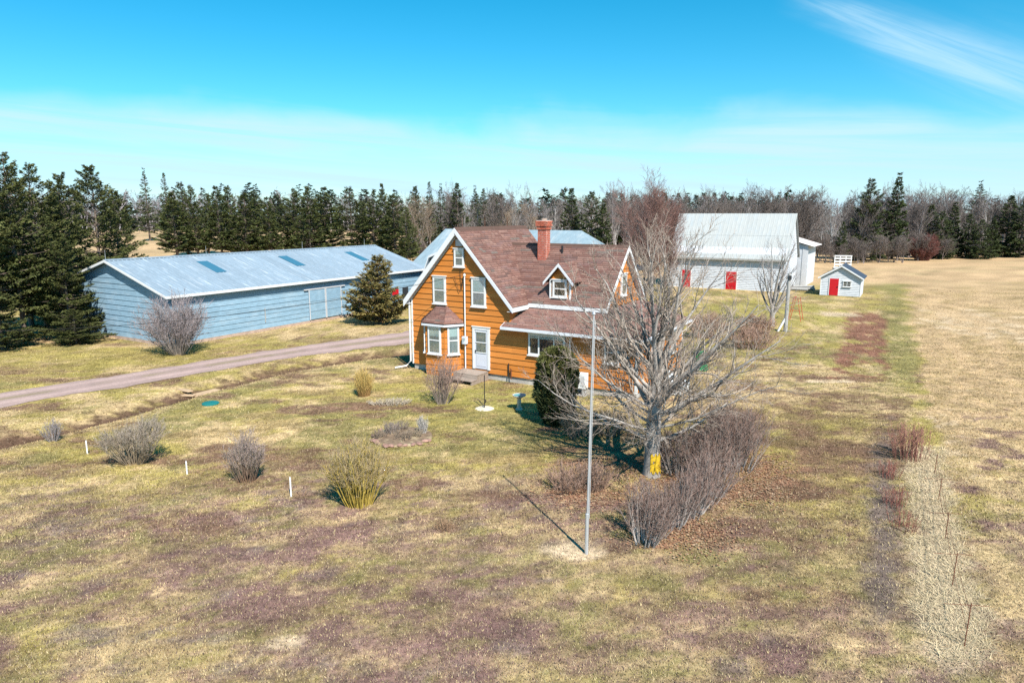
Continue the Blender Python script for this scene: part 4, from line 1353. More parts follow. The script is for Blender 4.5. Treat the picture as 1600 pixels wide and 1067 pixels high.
for (a, b) in zip(GP[:-1], GP[1:]):
    MB().slab([(a[0], -0.3, a[1]), (b[0], -0.3, b[1]), (b[0], 7.2, b[1]), (a[0], 7.2, a[1])], 0.08).build('roof', M['bluemetal'], gs)
    MB().prism([(a[0], a[1]), (b[0], b[1]), (b[0], b[1] - 0.2), (a[0], a[1] - 0.2)], 'y', -0.34, -0.305).build('rake_board', M['white'], gs)

# ------------------------------------------------------------------ vegetation generators


def unit(a):
    return a / np.maximum(np.linalg.norm(a, axis=-1, keepdims=True), 1e-9)


def curve(start, d, length, r, K=5, up=0.0, wob=0.15, sag=0.0):
    """N bent shoots of K points; up>0 turns them to the sky"""
    n = len(start)
    pts = np.zeros((n, K, 3))
    pts[:, 0] = start
    d = unit(d)
    for k in range(1, K):
        d = unit(d + r.normal(0, wob, (n, 3)) + np.array((0, 0, 1.0)) * (up - sag * k / K))
        pts[:, k] = pts[:, k - 1] + d * (length / (K - 1))[:, None]
    return pts


def children(pts, rad, m, r, lratio=0.55, ang=0.8, up=0.12, wob=0.16, tmin=0.25, K=5, rr=0.55, minr=0.003, tmax=1.0, lbase=None):
    """m shoots from every parent shoot"""
    n, KP, _ = pts.shape
    t = (tmin + (tmax - tmin) * (np.arange(m)[None, :] + r.random((n, m))) / m) * (KP - 1)
    i = np.minimum(t.astype(int), KP - 2)
    f = (t - i)[..., None]
    ar = np.arange(n)[:, None]
    st = pts[ar, i] * (1 - f) + pts[ar, i + 1] * f
    tan = unit(pts[ar, i + 1] - pts[ar, i])
    rd = rad[ar, i] * (1 - f[..., 0]) + rad[ar, i + 1] * f[..., 0]
    side = unit(np.cross(tan, r.normal(0, 1, (n, m, 3))))
    a = ang * (0.7 + 0.6 * r.random((n, m, 1)))
    d = tan * np.cos(a) + side * np.sin(a)
    plen = np.linalg.norm(np.diff(pts, axis=1), axis=-1).sum(1)
    L = (plen[:, None] if lbase is None else lbase) * lratio * (0.6 + 0.7 * r.random((n, m))) * (1.15 - 0.55 * t / (KP - 1))
    st, d, L, rd = st.reshape(-1, 3), d.reshape(-1, 3), L.reshape(-1), rd.reshape(-1)
    p = curve(st, d, L, r, K, up, wob)
    r0 = np.maximum(rd * rr, minr)
    q = r0[:, None] * np.linspace(1, 0.35, K)[None, :]
    return p, q


def tubes(pts, rad, sides=3):
    n, K, _ = pts.shape
    tan = unit(np.gradient(pts, axis=1))
    ref = np.where(np.abs(tan[:, :1, 2:3]) < 0.8, np.array((0, 0, 1.0)), np.array((1.0, 0, 0)))
    s = unit(np.cross(tan, np.broadcast_to(ref, tan.shape)))
    u = np.cross(s, tan)
    a = 2 * np.pi * np.arange(sides) / sides
    v = pts[:, :, None, :] + rad[:, :, None, None] * (s[:, :, None, :] * np.cos(a)[None, None, :, None] + u[:, :, None, :] * np.sin(a)[None, None, :, None])
    idx = np.arange(n * K * sides).reshape(n, K, sides)
    nxt = np.roll(idx, -1, axis=2)
    f = np.stack([idx[:, :-1], nxt[:, :-1], nxt[:, 1:], idx[:, 1:]], -1).reshape(-1, 4)
    return v.reshape(-1, 3), f


def join(parts):
    """list of (v,f,c) -> one"""
    V, F, C = [], [], []
    n = 0
    for v, f, c in parts:
        V.append(v)
        F.append(f + n)
        C.append(np.broadcast_to(c, (len(v), 3)))
        n += len(v)
    return np.concatenate(V), np.concatenate(F), np.concatenate(C)


def tinted(v, K, sides, base, r, var=0.2, tip=None):
    n = len(v) // (K * sides)
    c = np.array(base)[None, :] * (1 + var * r.normal(0, 1, (n, 1)))
    c = np.repeat(c, K * sides, 0)
    if tip is not None:
        t = np.tile(np.repeat(np.linspace(0, 1, K), sides), n)[:, None]
        c = c * (1 - t) + np.array(tip) * t
    return np.clip(c, 0.01, 1)


def trunk_mesh(pts, rad, sides=9, name='trunk'):
    v, f = tubes(np.array([pts]), np.array([rad]), sides)
    return np_mesh(name, v, f, None, True)


# ---- spruce


def spruce_data(seed, h=12.0, rbase=2.6, start=0.12, whorls=26, per=6, sprays=9, ragged=0.35, droop=0.25, size=0.42, shape=0.85,
                dark=(0.030, 0.046, 0.016), light=(0.085, 0.098, 0.028), gaps=0.12, tris=4, dead=0.0, brown=0.0):
    r = np.random.default_rng(seed)
    V, C = [], []
    bp, br = [], []
    for w in range(whorls):
        t = (w + r.random() * 0.8) / whorls
        z = h * (start + (0.985 - start) * t)
        L0 = rbase * max(0.05, (1 - t)) ** shape * (0.35 + 0.65 * smooth(0, 0.16, t + 0.08)) * (1 - 0.45 * smooth(0.78, 1.0, t)) + 0.06
        n = max(3, int(per * (1.1 - 0.4 * t)))
        a0 = r.random() * 6.28
        zs = h / whorls
        for k in range(n):
            if r.random() < gaps:
                continue
            a = a0 + 6.283 * k / n + r.normal(0, 0.25)
            L = L0 * (1 + ragged * r.normal(0, 0.55)) * (0.62 + 0.76 * float(vnoise(np.array([math.cos(a) * 1.3 + 9.0]), np.array([z * 0.75 + math.sin(a) * 1.3]), seed)[0]))
            L = float(np.clip(L, 0.15, rbase * 1.5))
            tilt = 0.75 * t * t - droop * (1 - t) + r.normal(0, 0.14)
            out = np.array((math.cos(a), math.sin(a), 0.0))
            z = h * (start + (0.985 - start) * t) + r.uniform(-0.55, 0.55) * zs
            pts = np.array([out * (L * s) + np.array((0, 0, z + L * (tilt * s + 0.16 * s * s))) for s in (0, 0.33, 0.66, 1.0)])
            bp.append(pts)
            br.append(np.linspace(0.035, 0.008, 4) * (0.5 + L / rbase))
            if r.random() < dead * (1 - t):
                continue
            m = max(3, int(sprays * (0.35 + 0.65 * L / rbase)))
            s = 0.18 + 0.84 * np.sqrt((np.arange(m) + r.random(m)) / m)
            base = np.stack([np.interp(s, (0, .33, .66, 1), pts[:, j]) for j in range(3)], -1)
            side = np.array((-math.sin(a), math.cos(a), 0.0))
            tone = r.random() * 0.5 + 0.25 * r.random()
            for q in range(tris):
                sgn = r.choice((-1, 1), m)
                wdt = L * 0.24 * (1.15 - s) + 0.10
                off = side[None, :] * (sgn * wdt * r.random(m))[:, None]
                p = base + off + r.normal(0, 0.05, (m, 3))
                dirv = out[None, :] * (0.5 + 0.5 * r.random((m, 1))) + side[None, :] * (sgn[:, None] * (0.3 + 0.9 * r.random((m, 1)))) + np.array((0, 0, 1.0)) * r.normal(0.08, 0.42, (m, 1))
                dirv = unit(dirv)
                ln = size * (0.55 + 0.8 * r.random((m, 1))) * (1 - 0.45 * t)
                wd = unit(np.cross(dirv, r.normal(0, 1, (m, 3)) + np.array((0, 0, 1.2)))) * ln * 0.26
                tri = np.stack([p - wd, p + wd, p + dirv * ln], 1)
                V.append(tri.reshape(-1, 3))
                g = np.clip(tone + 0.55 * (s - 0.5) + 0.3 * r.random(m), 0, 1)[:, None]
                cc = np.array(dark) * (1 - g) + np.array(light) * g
                if brown:
                    bmask = (r.random((m, 1)) < brown)
                    cc = np.where(bmask, np.array((0.16, 0.095, 0.04)), cc)
                C.append(np.repeat(cc * (0.8 + 0.4 * r.random((m, 1))), 3, 0))
    v = np.concatenate(V)
    crown = np_mesh('crown', v, np.arange(len(v)).reshape(-1, 3), np.concatenate(C))
    K = 6
    zz_ = np.linspace(-0.3, h * 0.985, K)
    tp = np.stack([np.cumsum(r.normal(0, 0.03, K)), np.cumsum(r.normal(0, 0.03, K)), zz_], -1)
    trad = np.linspace(0.013 * h + 0.04, 0.015, K)
    tv, tf = tubes(np.array([tp]), np.array([trad]), 8)
    bv, bf = tubes(np.array(bp), np.array(br), 3)
    bark = np_mesh('trunk', np.concatenate([tv, bv]), np.concatenate([tf, bf + len(tv)]), None, True)
    crown.materials.append(M['needle'])
    bark.materials.append(M['bark'])
    return {'h': h, 'trunk': bark, 'crown': crown}


def bare_data(seed, h=10.0, spread=0.5, limbs=14, sub=(5, 4), trunk_col=(0.36, 0.33, 0.31), twig_col=(0.27, 0.215, 0.20), tip=(0.30, 0.20, 0.19), stems=1, lean=0.05, minr=0.008, low=0.25, sides=3, lratio=0.36):
    r = np.random.default_rng(seed)
    st = np.zeros((stems, 3))
    st[:, :2] = r.normal(0, 0.12 * (stems > 1), (stems, 2))
    st[:, 2] = -0.2
    d = np.stack([r.normal(0, lean + 0.10 * (stems > 1), stems), r.normal(0, lean + 0.10 * (stems > 1), stems), np.ones(stems)], -1)
    tr = curve(st, d, h * (0.85 + 0.15 * r.random(stems)), r, 7, 0.03, 0.05)
    trr = (0.012 * h + 0.03) / math.sqrt(stems) * np.linspace(1, 0.12, 7)[None, :] * np.ones((stems, 1))
    l1, r1 = children(tr, trr, limbs, r, lratio, spread, 0.10, 0.10, low, 5, 0.5, minr)
    l2, r2 = children(l1, r1, sub[0], r, 0.5, 0.6, 0.08, 0.12, 0.2, 3, 0.55, minr)
    l3, r3 = children(l2, r2, sub[1], r, 0.55, 0.6, 0.06, 0.15, 0.2, 2, 0.6, minr * 0.85)
    tv, tf = tubes(tr, trr, 7)
    lv, lf = tubes(l1, r1, 4)
    bark_v, bark_f, bark_c = join([(tv, tf, np.array(trunk_col)), (lv, lf, tinted(lv, 5, 4, trunk_col, r, 0.12))])
    trunk = np_mesh('trunk', bark_v, bark_f, bark_c, True)
    v2, f2 = tubes(l2, r2, sides)
    v3, f3 = tubes(l3, r3, sides)
    cv, cf, cc = join([(v2, f2, tinted(v2, 3, sides, twig_col, r, 0.15)), (v3, f3, tinted(v3, 2, sides, twig_col, r, 0.15, tip))])
    crown = np_mesh('crown', cv, cf, cc)
    trunk.materials.append(M['twig'])
    crown.materials.append(M['twig'])
    return {'h': h, 'trunk': trunk, 'crown': crown}


def plant(data, name, label, cat, x, y, h, group=None, wide=1.0, rot=None, tilt=0.0, z=None):
    s = h / data['h']
    t = thing(name, label, cat, (x, y, (zt(x, y) if z is None else z)), random.uniform(0, 6.28) if rot is None else rot, group)
    t.scale = (s * wide, s * wide, s)
    if tilt:
        t.rotation_euler = (random.uniform(-tilt, tilt), random.uniform(-tilt, tilt), t.rotation_euler[2])
    for part in ('trunk', 'crown'):
        o = bpy.data.objects.new(part, data[part])
        col.objects.link(o)
        o.parent = t
    return t


# ---- leafless shrubs: many stems out of one foot, twigs at the ends


def shrub_data(seed, h, w, stems=46, foot=0.25, sub=(6, 4), base_c=(0.30, 0.24, 0.20), tip_c=(0.33, 0.26, 0.25), low_c=None, flat=0.0, minr=0.006, dome=1.0, feet=None, depth=None, stem_r=0.014, up=0.05, lo=0.3, twig_c=None):
    """w: width; feet: list of (x,y) foot points for a hedge; dome: how evenly the ends fill a dome"""
    r = np.random.default_rng(seed)
    depth = depth or w
    feet = feet or [(0, 0)]
    st, d, L = [], [], []
    for (fx, fy) in feet:
        a = r.random(stems) * 6.283
        rho = np.sqrt(r.random(stems))
        ex, ey = np.cos(a) * rho * w / 2, np.sin(a) * rho * depth / 2
        ez = h * (np.sqrt(np.clip(1 - (rho * 0.92) ** 2, 0, 1)) ** dome * (1 - flat) + flat) * (0.80 + 0.2 * r.random(stems))
        ez = ez * (0.72 + 0.5 * vnoise(np.cos(a) * 1.6 + 7 + fx, np.sin(a) * 1.6 + 3 + fy, seed))
        ex, ey = ex * (0.8 + 0.4 * vnoise(a * 1.3, a * 0 + 2.0, seed + 3)), ey * (0.8 + 0.4 * vnoise(a * 1.3, a * 0 + 5.0, seed + 4))
        s0 = np.stack([fx + ex * foot, fy + ey * foot, np.full(stems, -0.05)], -1)
        e0 = np.stack([fx + ex, fy + ey, ez], -1)
        st.append(s0)
        d.append(e0 - s0)
        L.append(np.linalg.norm(e0 - s0, axis=1))
    st, d, L = np.concatenate(st), np.concatenate(d), np.concatenate(L)
    p1 = curve(st, d, L * 0.88, r, 6, up, 0.07)
    q1 = stem_r * (0.6 + 0.8 * r.random((len(p1), 1))) * np.linspace(1, 0.4, 6)[None, :]
    p2, q2 = children(p1, q1, sub[0], r, 0.30, 0.55, 0.08, 0.14, lo, 3, 0.6, minr)
    p3, q3 = children(p2, q2, sub[1], r, 0.62, 0.6, 0.05, 0.16, 0.2, 2, 0.7, minr)
    for pp in (p2, p3):
        pp[..., 2] = np.maximum(pp[..., 2], 0.01)
    v1, f1 = tubes(p1, q1, 4)
    c1 = tinted(v1, 6, 4, low_c or base_c, r, 0.18, base_c)
    stem_me = np_mesh('stems', v1, f1, c1)
    v2, f2 = tubes(p2, q2, 3)
    v3, f3 = tubes(p3, q3, 3)
    v, f, c = join([(v2, f2, tinted(v2, 3, 3, twig_c or base_c, r, 0.2)), (v3, f3, tinted(v3, 2, 3, tip_c, r, 0.2))])
    tw = np_mesh('twigs', v, f, c)
    stem_me.materials.append(M['twig'])
    tw.materials.append(M['twig'])
    return stem_me, tw


def shrub(name, label, x, y, seed, h, w, group=None, cat='shrub', **kw):
    t = thing(name, label, cat, (x, y, zt(x, y)), 0, group)
    a, b = shrub_data(seed, h, w, **kw)
    link('stems', a, None, t)
    stuff(link('twigs', b, None, t))
    return t


def leaf_cloud(r, n, surf, size, dark, light, tone_by=None):
    """n leaf sprays at points returned by surf(r,n) -> p, outward direction"""
    p, out = surf(r, n)
    d = unit(out * 0.7 + r.normal(0, 0.45, (n, 3)) + np.array((0, 0, 0.35)))
    ln = size * (0.5 + r.random((n, 1)))
    wd = unit(np.cross(d, r.normal(0, 1, (n, 3)))) * ln * 0.32
    v = np.stack([p - wd, p + wd, p + d * ln], 1).reshape(-1, 3)
    g = np.clip((tone_by(p) if tone_by else 0.5) + r.normal(0, 0.25, n), 0, 1)[:, None]
    c = np.array(dark) * (1 - g) + np.array(light) * g
    return v, np.repeat(c * (0.75 + 0.5 * r.random((n, 1))), 3, 0)


# ------------------------------------------------------------------ the big bare tree in front of the house
def big_tree():
    r = np.random.default_rng(26)
    t = thing('bare_tree', 'large leafless grey tree with yellow lichen at its foot in front of the house', 'tree', (4.69, 21.77, zt(4.69, 21.77)))
    K = 8
    zz_ = np.array((-0.2, 0.25, 0.8, 1.4, 2.0, 2.7, 3.4, 4.2))
    tp = np.stack([np.array((0, 0.0, .01, .02, .03, .06, .05, .02)), np.array((0, 0, .0, .02, .05, .05, .1, .12)), zz_], -1)
    tr = np.array((0.34, 0.27, 0.25, 0.24, 0.235, 0.20, 0.14, 0.085))
    tp, tr = tp[None], tr[None]
    # long leaders rising from the trunk, and low limbs that sweep outwards
    nd = 15
    st = np.stack([np.interp(np.linspace(2.0, 4.0, nd), zz_, tp[0, :, j]) for j in range(3)], -1)
    el = np.linspace(0.60, 1.34, nd)
    a = np.arange(nd) * 2.4 + r.normal(0, 0.2, nd)
    d = np.stack([np.cos(a) * np.cos(el), np.sin(a) * np.cos(el), np.sin(el)], -1)
    lead = curve(st, d, np.linspace(4.7, 4.1, nd), r, 7, 0.03, 0.08)
    leadr = np.linspace(0.105, 0.075, nd)[:, None] * np.linspace(1, 0.14, 7)[None, :]
    nl = 20
    st2 = np.stack([np.interp(np.linspace(1.15, 3.0, nl), zz_, tp[0, :, j]) for j in range(3)], -1)
    a2 = np.arange(nl) * 2.4 + r.normal(0, 0.3, nl)
    el2 = np.linspace(0.02, 0.75, nl) + r.normal(0, 0.06, nl)
    d2 = np.stack([np.cos(a2) * np.cos(el2), np.sin(a2) * np.cos(el2), np.sin(el2)], -1)
    limb = curve(st2, d2, 2.7 + 1.7 * r.random(nl), r, 7, 0.055, 0.09)
    limbr = (0.036 + 0.03 * r.random((nl, 1))) * np.linspace(1, 0.2, 7)[None, :]
    L1 = np.concatenate([lead, limb])
    R1 = np.concatenate([leadr, limbr])
    p2, q2 = children(L1, R1, 12, r, 0.38, 0.75, 0.09, 0.13, 0.14, 6, 0.5, 0.011)
    p3, q3 = children(p2, q2, 7, r, 0.52, 0.65, 0.06, 0.15, 0.18, 5, 0.55, 0.0075)
    p4, q4 = children(p3, q3, 3, r, 0.62, 0.6, 0.05, 0.16, 0.15, 3, 0.62, 0.0052)
    tv, tf = tubes(tp, tr, 14)
    tv[:, :2] *= (1 + 0.10 * (fbm(np.arctan2(tv[:, 1], tv[:, 0]) * 2.2, tv[:, 2] * 1.2, 3, 3) - 0.5))[:, None]
    lv, lf = tubes(L1, R1, 7)
    v, f = np.concatenate([tv, lv]), np.concatenate([tf, lf + len(tv)])
    tr_o = link('trunk', np_mesh('trunk', v, f, None, True), M['greybark'], t)
    v2, f2 = tubes(p2, q2, 5)
    br_o = link('branches', np_mesh('branches', v2, f2, tinted(v2, 6, 5, (0.36, 0.305, 0.255), r, 0.24)), M['twig'], t)
    v3, f3 = tubes(p3, q3, 3)
    v4, f4 = tubes(p4, q4, 3)
    cv, cf, cc = join([(v3, f3, tinted(v3, 5, 3, (0.355, 0.295, 0.24), r, 0.26)), (v4, f4, tinted(v4, 3, 3, (0.355, 0.275, 0.225), r, 0.26))])
    link('twigs', np_mesh('twigs', cv, cf, cc), M['twig'], t)
    # lichen patch: a thin uneven shell on the sunlit side of the foot
    n = 11
    pv, pf = [], []
    for i in range(n):
        for j in range(8):
            ang = -1.95 + 1.55 * i / (n - 1)
            zc = 0.18 + 0.62 * j / 7 + 0.07 * math.sin(i * 1.9)
            rr_ = float(np.interp(zc, zz_, tr[0])) + 0.022
            pv.append((rr_ * math.cos(ang), rr_ * math.sin(ang), zc))
    for i in range(n - 1):
        for j in range(7):
            if random.random() < 0.985:
                pf.append((i * 8 + j, (i + 1) * 8 + j, (i + 1) * 8 + j + 1, i * 8 + j + 1))
    me_ = bpy.data.meshes.new('lichen')
    me_.from_pydata(pv, [], pf)
    link('lichen', me_, M['lichen'], tr_o)
    return t


big_tree()

# ------------------------------------------------------------------ yard shrubs
GREYT = dict(base_c=(0.30, 0.255, 0.235), tip_c=(0.34, 0.285, 0.275), low_c=(0.24, 0.20, 0.165))
shrub('bare_shrub', 'grey leafless vase shaped shrub, leftmost large one on the lawn', -13.31, 22.98, 31, 1.62, 2.3, 'bare shrubs on the lawn', stems=110, foot=0.26, flat=0.80, sub=(7, 4), base_c=(0.34, 0.28, 0.20), tip_c=(0.38, 0.31, 0.25), low_c=(0.26, 0.20, 0.14), lo=0.5)
shrub('bare_shrub', 'twiggy grey shrub with reddish brown base between two white stakes', -8.72, 21.3, 32, 1.85, 1.75, 'bare shrubs on the lawn', stems=60, foot=0.30, flat=0.45, sub=(7, 4), base_c=(0.33, 0.27, 0.21), tip_c=(0.38, 0.29, 0.26), low_c=(0.17, 0.10, 0.065), lo=0.4)
shrub('bare_shrub', 'leafless shrub with yellow lichened stems nearest the front of the lawn', -4.62, 19.4, 33, 2.15, 1.9, 'bare shrubs on the lawn', stems=120, foot=0.34, flat=0.62, sub=(7, 4), base_c=(0.44, 0.325, 0.09), tip_c=(0.44, 0.34, 0.20), low_c=(0.42, 0.30, 0.06), twig_c=(0.50, 0.37, 0.09), stem_r=0.015, lo=0.4)
shrub('bare_shrub', 'small grey shrub beside the ditch at the left edge', -17.83, 25.4, 34, 1.0, 1.0, 'bare shrubs on the lawn', stems=34, foot=0.3, sub=(5, 3), base_c=(0.30, 0.26, 0.25), tip_c=(0.33, 0.29, 0.29))
shrub('bare_shrub', 'tall thin leafless shrub in front of the bay window', -3.25, 30.6, 35, 2.75, 2.1, None, stems=60, foot=0.22, flat=0.35, sub=(6, 4), base_c=(0.33, 0.24, 0.20), tip_c=(0.40, 0.27, 0.22), low_c=(0.28, 0.23, 0.19))
shrub('bare_shrub', 'wide grey leafless shrub in front of the blue shed corner', -20.9, 42.0, 36, 4.3, 4.9, None, stems=120, foot=0.18, flat=0.2, sub=(8, 5), base_c=(0.31, 0.265, 0.255), tip_c=(0.36, 0.30, 0.30), low_c=(0.26, 0.22, 0.19), minr=0.010, stem_r=0.022)
shrub('grass_clump', 'upright golden clump of dry ornamental grass on the lawn', -7.17, 32.0, 37, 1.45, 0.95, None, 'grass clump', stems=260, foot=0.55, flat=0.6, sub=(3, 2), base_c=(0.58, 0.40, 0.13), tip_c=(0.66, 0.46, 0.16), low_c=(0.26, 0.14, 0.06), minr=0.005, stem_r=0.008)
shrub('grass_clump', 'low pale bleached clump of fallen grass beside the golden clump', -5.55, 30.5, 38, 0.35, 2.2, None, 'grass clump', stems=150, foot=0.7, flat=0.2, sub=(4, 3), base_c=(0.50, 0.42, 0.32), tip_c=(0.56, 0.47, 0.37), minr=0.006, stem_r=0.008, depth=1.0, up=-0.02)
shrub('red_stem_shrub', 'upright dark red stemmed shrub at the end of the wire fence', 14.23, 23.3, 39, 1.5, 1.7, None, stems=75, foot=0.6, flat=0.55, sub=(4, 2), base_c=(0.36, 0.17, 0.13), tip_c=(0.40, 0.20, 0.155), low_c=(0.27, 0.12, 0.09), lo=0.35, minr=0.006, stem_r=0.011)
for k, (x, y, hh) in enumerate(((13.1, 21.6, 0.7), (12.1, 19.4, 0.75), (11.5, 18.0, 0.55))):
    shrub('red_stem_shrub', ('thin red stems just below the red stemmed shrub', 'low red stems half way along the wire fence', 'sparse reddish stems in the bleached grass of the fence')[k], x - 0.5, y, 140 + k, hh, 0.9, None,
          stems=34, foot=0.7, flat=0.5, sub=(3, 2), base_c=(0.33, 0.13, 0.10), tip_c=(0.36, 0.17, 0.13), minr=0.005, stem_r=0.008)
shrub('hedge', 'large rounded leafless hedge right of the big bare tree', 7.1, 22.9, 40, 2.1, 2.3, 'leafless hedges round the big tree', 'hedge', stems=44, foot=0.35, flat=0.45, sub=(8, 4),
      feet=[(-1.5, -0.9), (-0.7, -1.5), (-0.2, -0.3), (0.6, -0.7), (0.9, 0.5), (0.3, 0.9), (1.5, 1.5), (1.0, 2.1)], base_c=(0.25, 0.20, 0.17), tip_c=(0.28, 0.18, 0.145), low_c=(0.40, 0.36, 0.33), minr=0.0065, stem_r=0.017)
shrub('hedge', 'low leafless hedge with pale stems closest to the flagpole', 4.0, 17.7, 41, 1.65, 1.9, 'leafless hedges round the big tree', 'hedge', stems=44, foot=0.35, flat=0.45, sub=(8, 4),
      feet=[(-0.45, -0.75), (-0.05, -0.2), (0.5, 0.2), (1.2, 0.9), (1.8, 1.7), (2.3, 2.5)], base_c=(0.28, 0.225, 0.195), tip_c=(0.29, 0.19, 0.155), low_c=(0.46, 0.42, 0.39), minr=0.0058, stem_r=0.017)
shrub('hedge', 'thin brownish hedge shrub behind the flagpole', 2.1, 20.5, 42, 1.0, 1.7, 'leafless hedges round the big tree', 'hedge', stems=55, foot=0.4, flat=0.4, sub=(6, 4),
      feet=[(-0.4, 0), (0.4, 0.1)], base_c=(0.34, 0.22, 0.16), tip_c=(0.38, 0.25, 0.19), minr=0.006)
shrub('hedge', 'sparse brown shrub in the shade between evergreen and tree', 3.3, 25.6, 43, 1.3, 2.0, 'leafless hedges round the big tree', 'hedge', stems=55, foot=0.4, flat=0.4, sub=(6, 4),
      feet=[(-0.6, 0), (0.6, 0.3)], base_c=(0.26, 0.20, 0.15), tip_c=(0.30, 0.24, 0.17), minr=0.007)
for k, (x, y, hh, ww, lab) in enumerate(((15.6, 44.0, 1.5, 3.4, 'rounded reddish brown shrub on the lawn right of the house'), (13.9, 48.0, 1.9, 3.6, 'brown leafless shrub thicket behind the right corner of the house'),
                                        (17.9, 49.5, 1.6, 3.2, 'low brown shrub left of the grey pole'))):
    shrub('bare_shrub', lab, x, y, 50 + k, hh, ww, None, stems=110, foot=0.5, flat=0.4, sub=(7, 4), base_c=(0.36, 0.22, 0.16), tip_c=(0.42, 0.27, 0.20), minr=0.011, stem_r=0.018)


def columnar(name, label, x, y, h, w, seed):
    t = thing(name, label, 'evergreen', (x, y, zt(x, y)))
    r = np.random.default_rng(seed)

    def prof(z):
        tt_ = z / h
        return w / 2 * (0.80 + 0.30 * np.sin(np.clip(tt_, 0, 1) * 2.6)) * np.sqrt(np.clip(1 - np.clip((tt_ - 0.80) / 0.22, 0, 1) ** 2, 0.02, 1)) * (0.78 + 0.3 * smooth(0, 0.1, tt_))

    def surf(r, n):
        z = h * r.random(n) ** 0.9
        a = r.random(n) * 6.283
        bump = 0.92 + 0.26 * (fbm(a * 2.1 + 20, z * 2.4, 6, 3) - 0.5) * 2
        q = prof(z) * bump * (0.72 + 0.30 * r.random(n) ** 0.5)
        p = np.stack([np.cos(a) * q, np.sin(a) * q, z + 0.02], -1)
        return p, np.stack([np.cos(a), np.sin(a), np.full(n, 0.5)], -1)

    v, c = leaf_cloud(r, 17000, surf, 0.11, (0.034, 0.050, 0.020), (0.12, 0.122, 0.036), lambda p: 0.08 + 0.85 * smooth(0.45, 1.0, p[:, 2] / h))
    o = link('foliage', np_mesh('foliage', v, np.arange(len(v)).reshape(-1, 3), c), M['needle'], t)
    MB().lathe([(0.10, -0.2), (0.09, h * 0.6), (0.02, h * 0.9)], 8).build('trunk', M['bark'], t)
    return t


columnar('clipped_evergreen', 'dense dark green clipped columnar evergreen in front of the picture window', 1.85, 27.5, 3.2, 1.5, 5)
ced = spruce_data(61, 5.0, 1.8, 0.02, 32, 8, 15, 0.26, -0.30, 0.22, 0.80, (0.085, 0.078, 0.026), (0.25, 0.20, 0.065), 0.04, 6, brown=0.12)
plant(ced, 'cedar_tree', 'broad conical olive green cedar beside the driveway at the blue shed', 'tree', -10.7, 54.3, 5.4, wide=1.2)

# circular stone edged flower bed
fb = thing('flower_bed', 'round stone edged bed of dead plants in the middle of the lawn', 'flower bed', (-4.34, 25.9, zt(-4.34, 25.9)))
MB().lathe([(1.25, -0.06), (1.15, 0.03), (0.8, 0.06), (0.1, 0.07)], 22).build('soil', M['bedsoil'], fb)
for i in range(17):
    a = 3.3 + 3.4 * i / 16 + random.uniform(-.09, .09) if i < 13 else random.uniform(0, 6.28)
    q = random.uniform(0.07, 0.15)
    mb = MB().lathe([(q * 0.7, -0.03), (q, 0.02), (q * 0.85, 0.07), (q * 0.3, 0.09)], 7)
    rr_ = 1.2 + random.uniform(-.08, .08)
    o = mb.build('edge_stone', M['redstone'], fb, (rr_ * math.cos(a), rr_ * math.sin(a), 0), random.uniform(0, 6))
    o.scale = (random.uniform(1, 1.6), random.uniform(.7, 1), random.uniform(0.6, 1.1))
for (dx, dy, hh, ww, sd, cc) in ((-0.5, 0.2, 0.55, 1.0, 1, (0.32, 0.26, 0.22)), (0.78, 0.3, 0.75, 0.5, 2, (0.50, 0.46, 0.42)), (0.1, -0.5, 0.35, 0.9, 3, (0.26, 0.2, 0.15)), (-0.2, 0.7, 0.4, 0.9, 4, (0.30, 0.24, 0.19)), (0.5, -0.1, 0.32, 0.9, 5, (0.34, 0.27, 0.19)), (-0.85, -0.25, 0.36, 0.7, 6, (0.30, 0.23, 0.17))):
    a_, b_ = shrub_data(70 + sd, hh, ww, stems=55, foot=0.5, flat=0.4, sub=(4, 3), base_c=cc, tip_c=cc, minr=0.005, stem_r=0.008)
    link('dead_stems', a_, None, fb, (dx, dy, 0.05))
    stuff(link('dead_twigs', b_, None, fb, (dx, dy, 0.05)))
shrub('grass_clump', 'small russet tuft with one pale stick on the front lawn', -1.87, 17.8, 76, 0.3, 0.7, None, 'grass clump', stems=70, foot=0.6, flat=0.3, sub=(3, 2), base_c=(0.36, 0.22, 0.13), tip_c=(0.42, 0.27, 0.17), minr=0.004, stem_r=0.006)

# ------------------------------------------------------------------ poles, stakes, fence and small yard objects
fp = thing('flagpole', 'tall thin steel flagpole with no flag standing on the front lawn', 'flagpole', (1.92, 16.34, zt(1.92, 16.34)))
MB().tube([(0, 0, -0.1), (0, 0, 1.1), (0.01, 0, 1.12), (0.06, 0.02, 6.2)], [0.048, 0.048, 0.034, 0.022], 8).build('pole', M['steel'], fp)
MB().lathe([(0.02, 6.2), (0.045, 6.24), (0.02, 6.30)], 8, (0.06, 0.02)).build('finial', M['steel'], fp)
MB().tube([(0.05, -0.05, 1.0), (0.09, -0.03, 6.1)], 0.005, 4).build('halyard', M['plastic'], fp)
up_ = thing('utility_pole', 'short grey wooden pole with white brace beside the bare fruit tree', 'pole', (20.49, 50.48, 0))
MB().tube([(0, 0, -0.2), (0, 0, 4.35)], [0.15, 0.12], 10).build('pole', M['greywood'], up_)
MB().bar((-0.55, 0.05, 0.0), (-0.05, 0.0, 1.05), 0.13, 0.13).build('brace', M['white'], up_)
MB().box(-0.1, 0.1, -0.2, -0.125, 3.9, 4.2).build('insulator_block', M['dark'], up_)
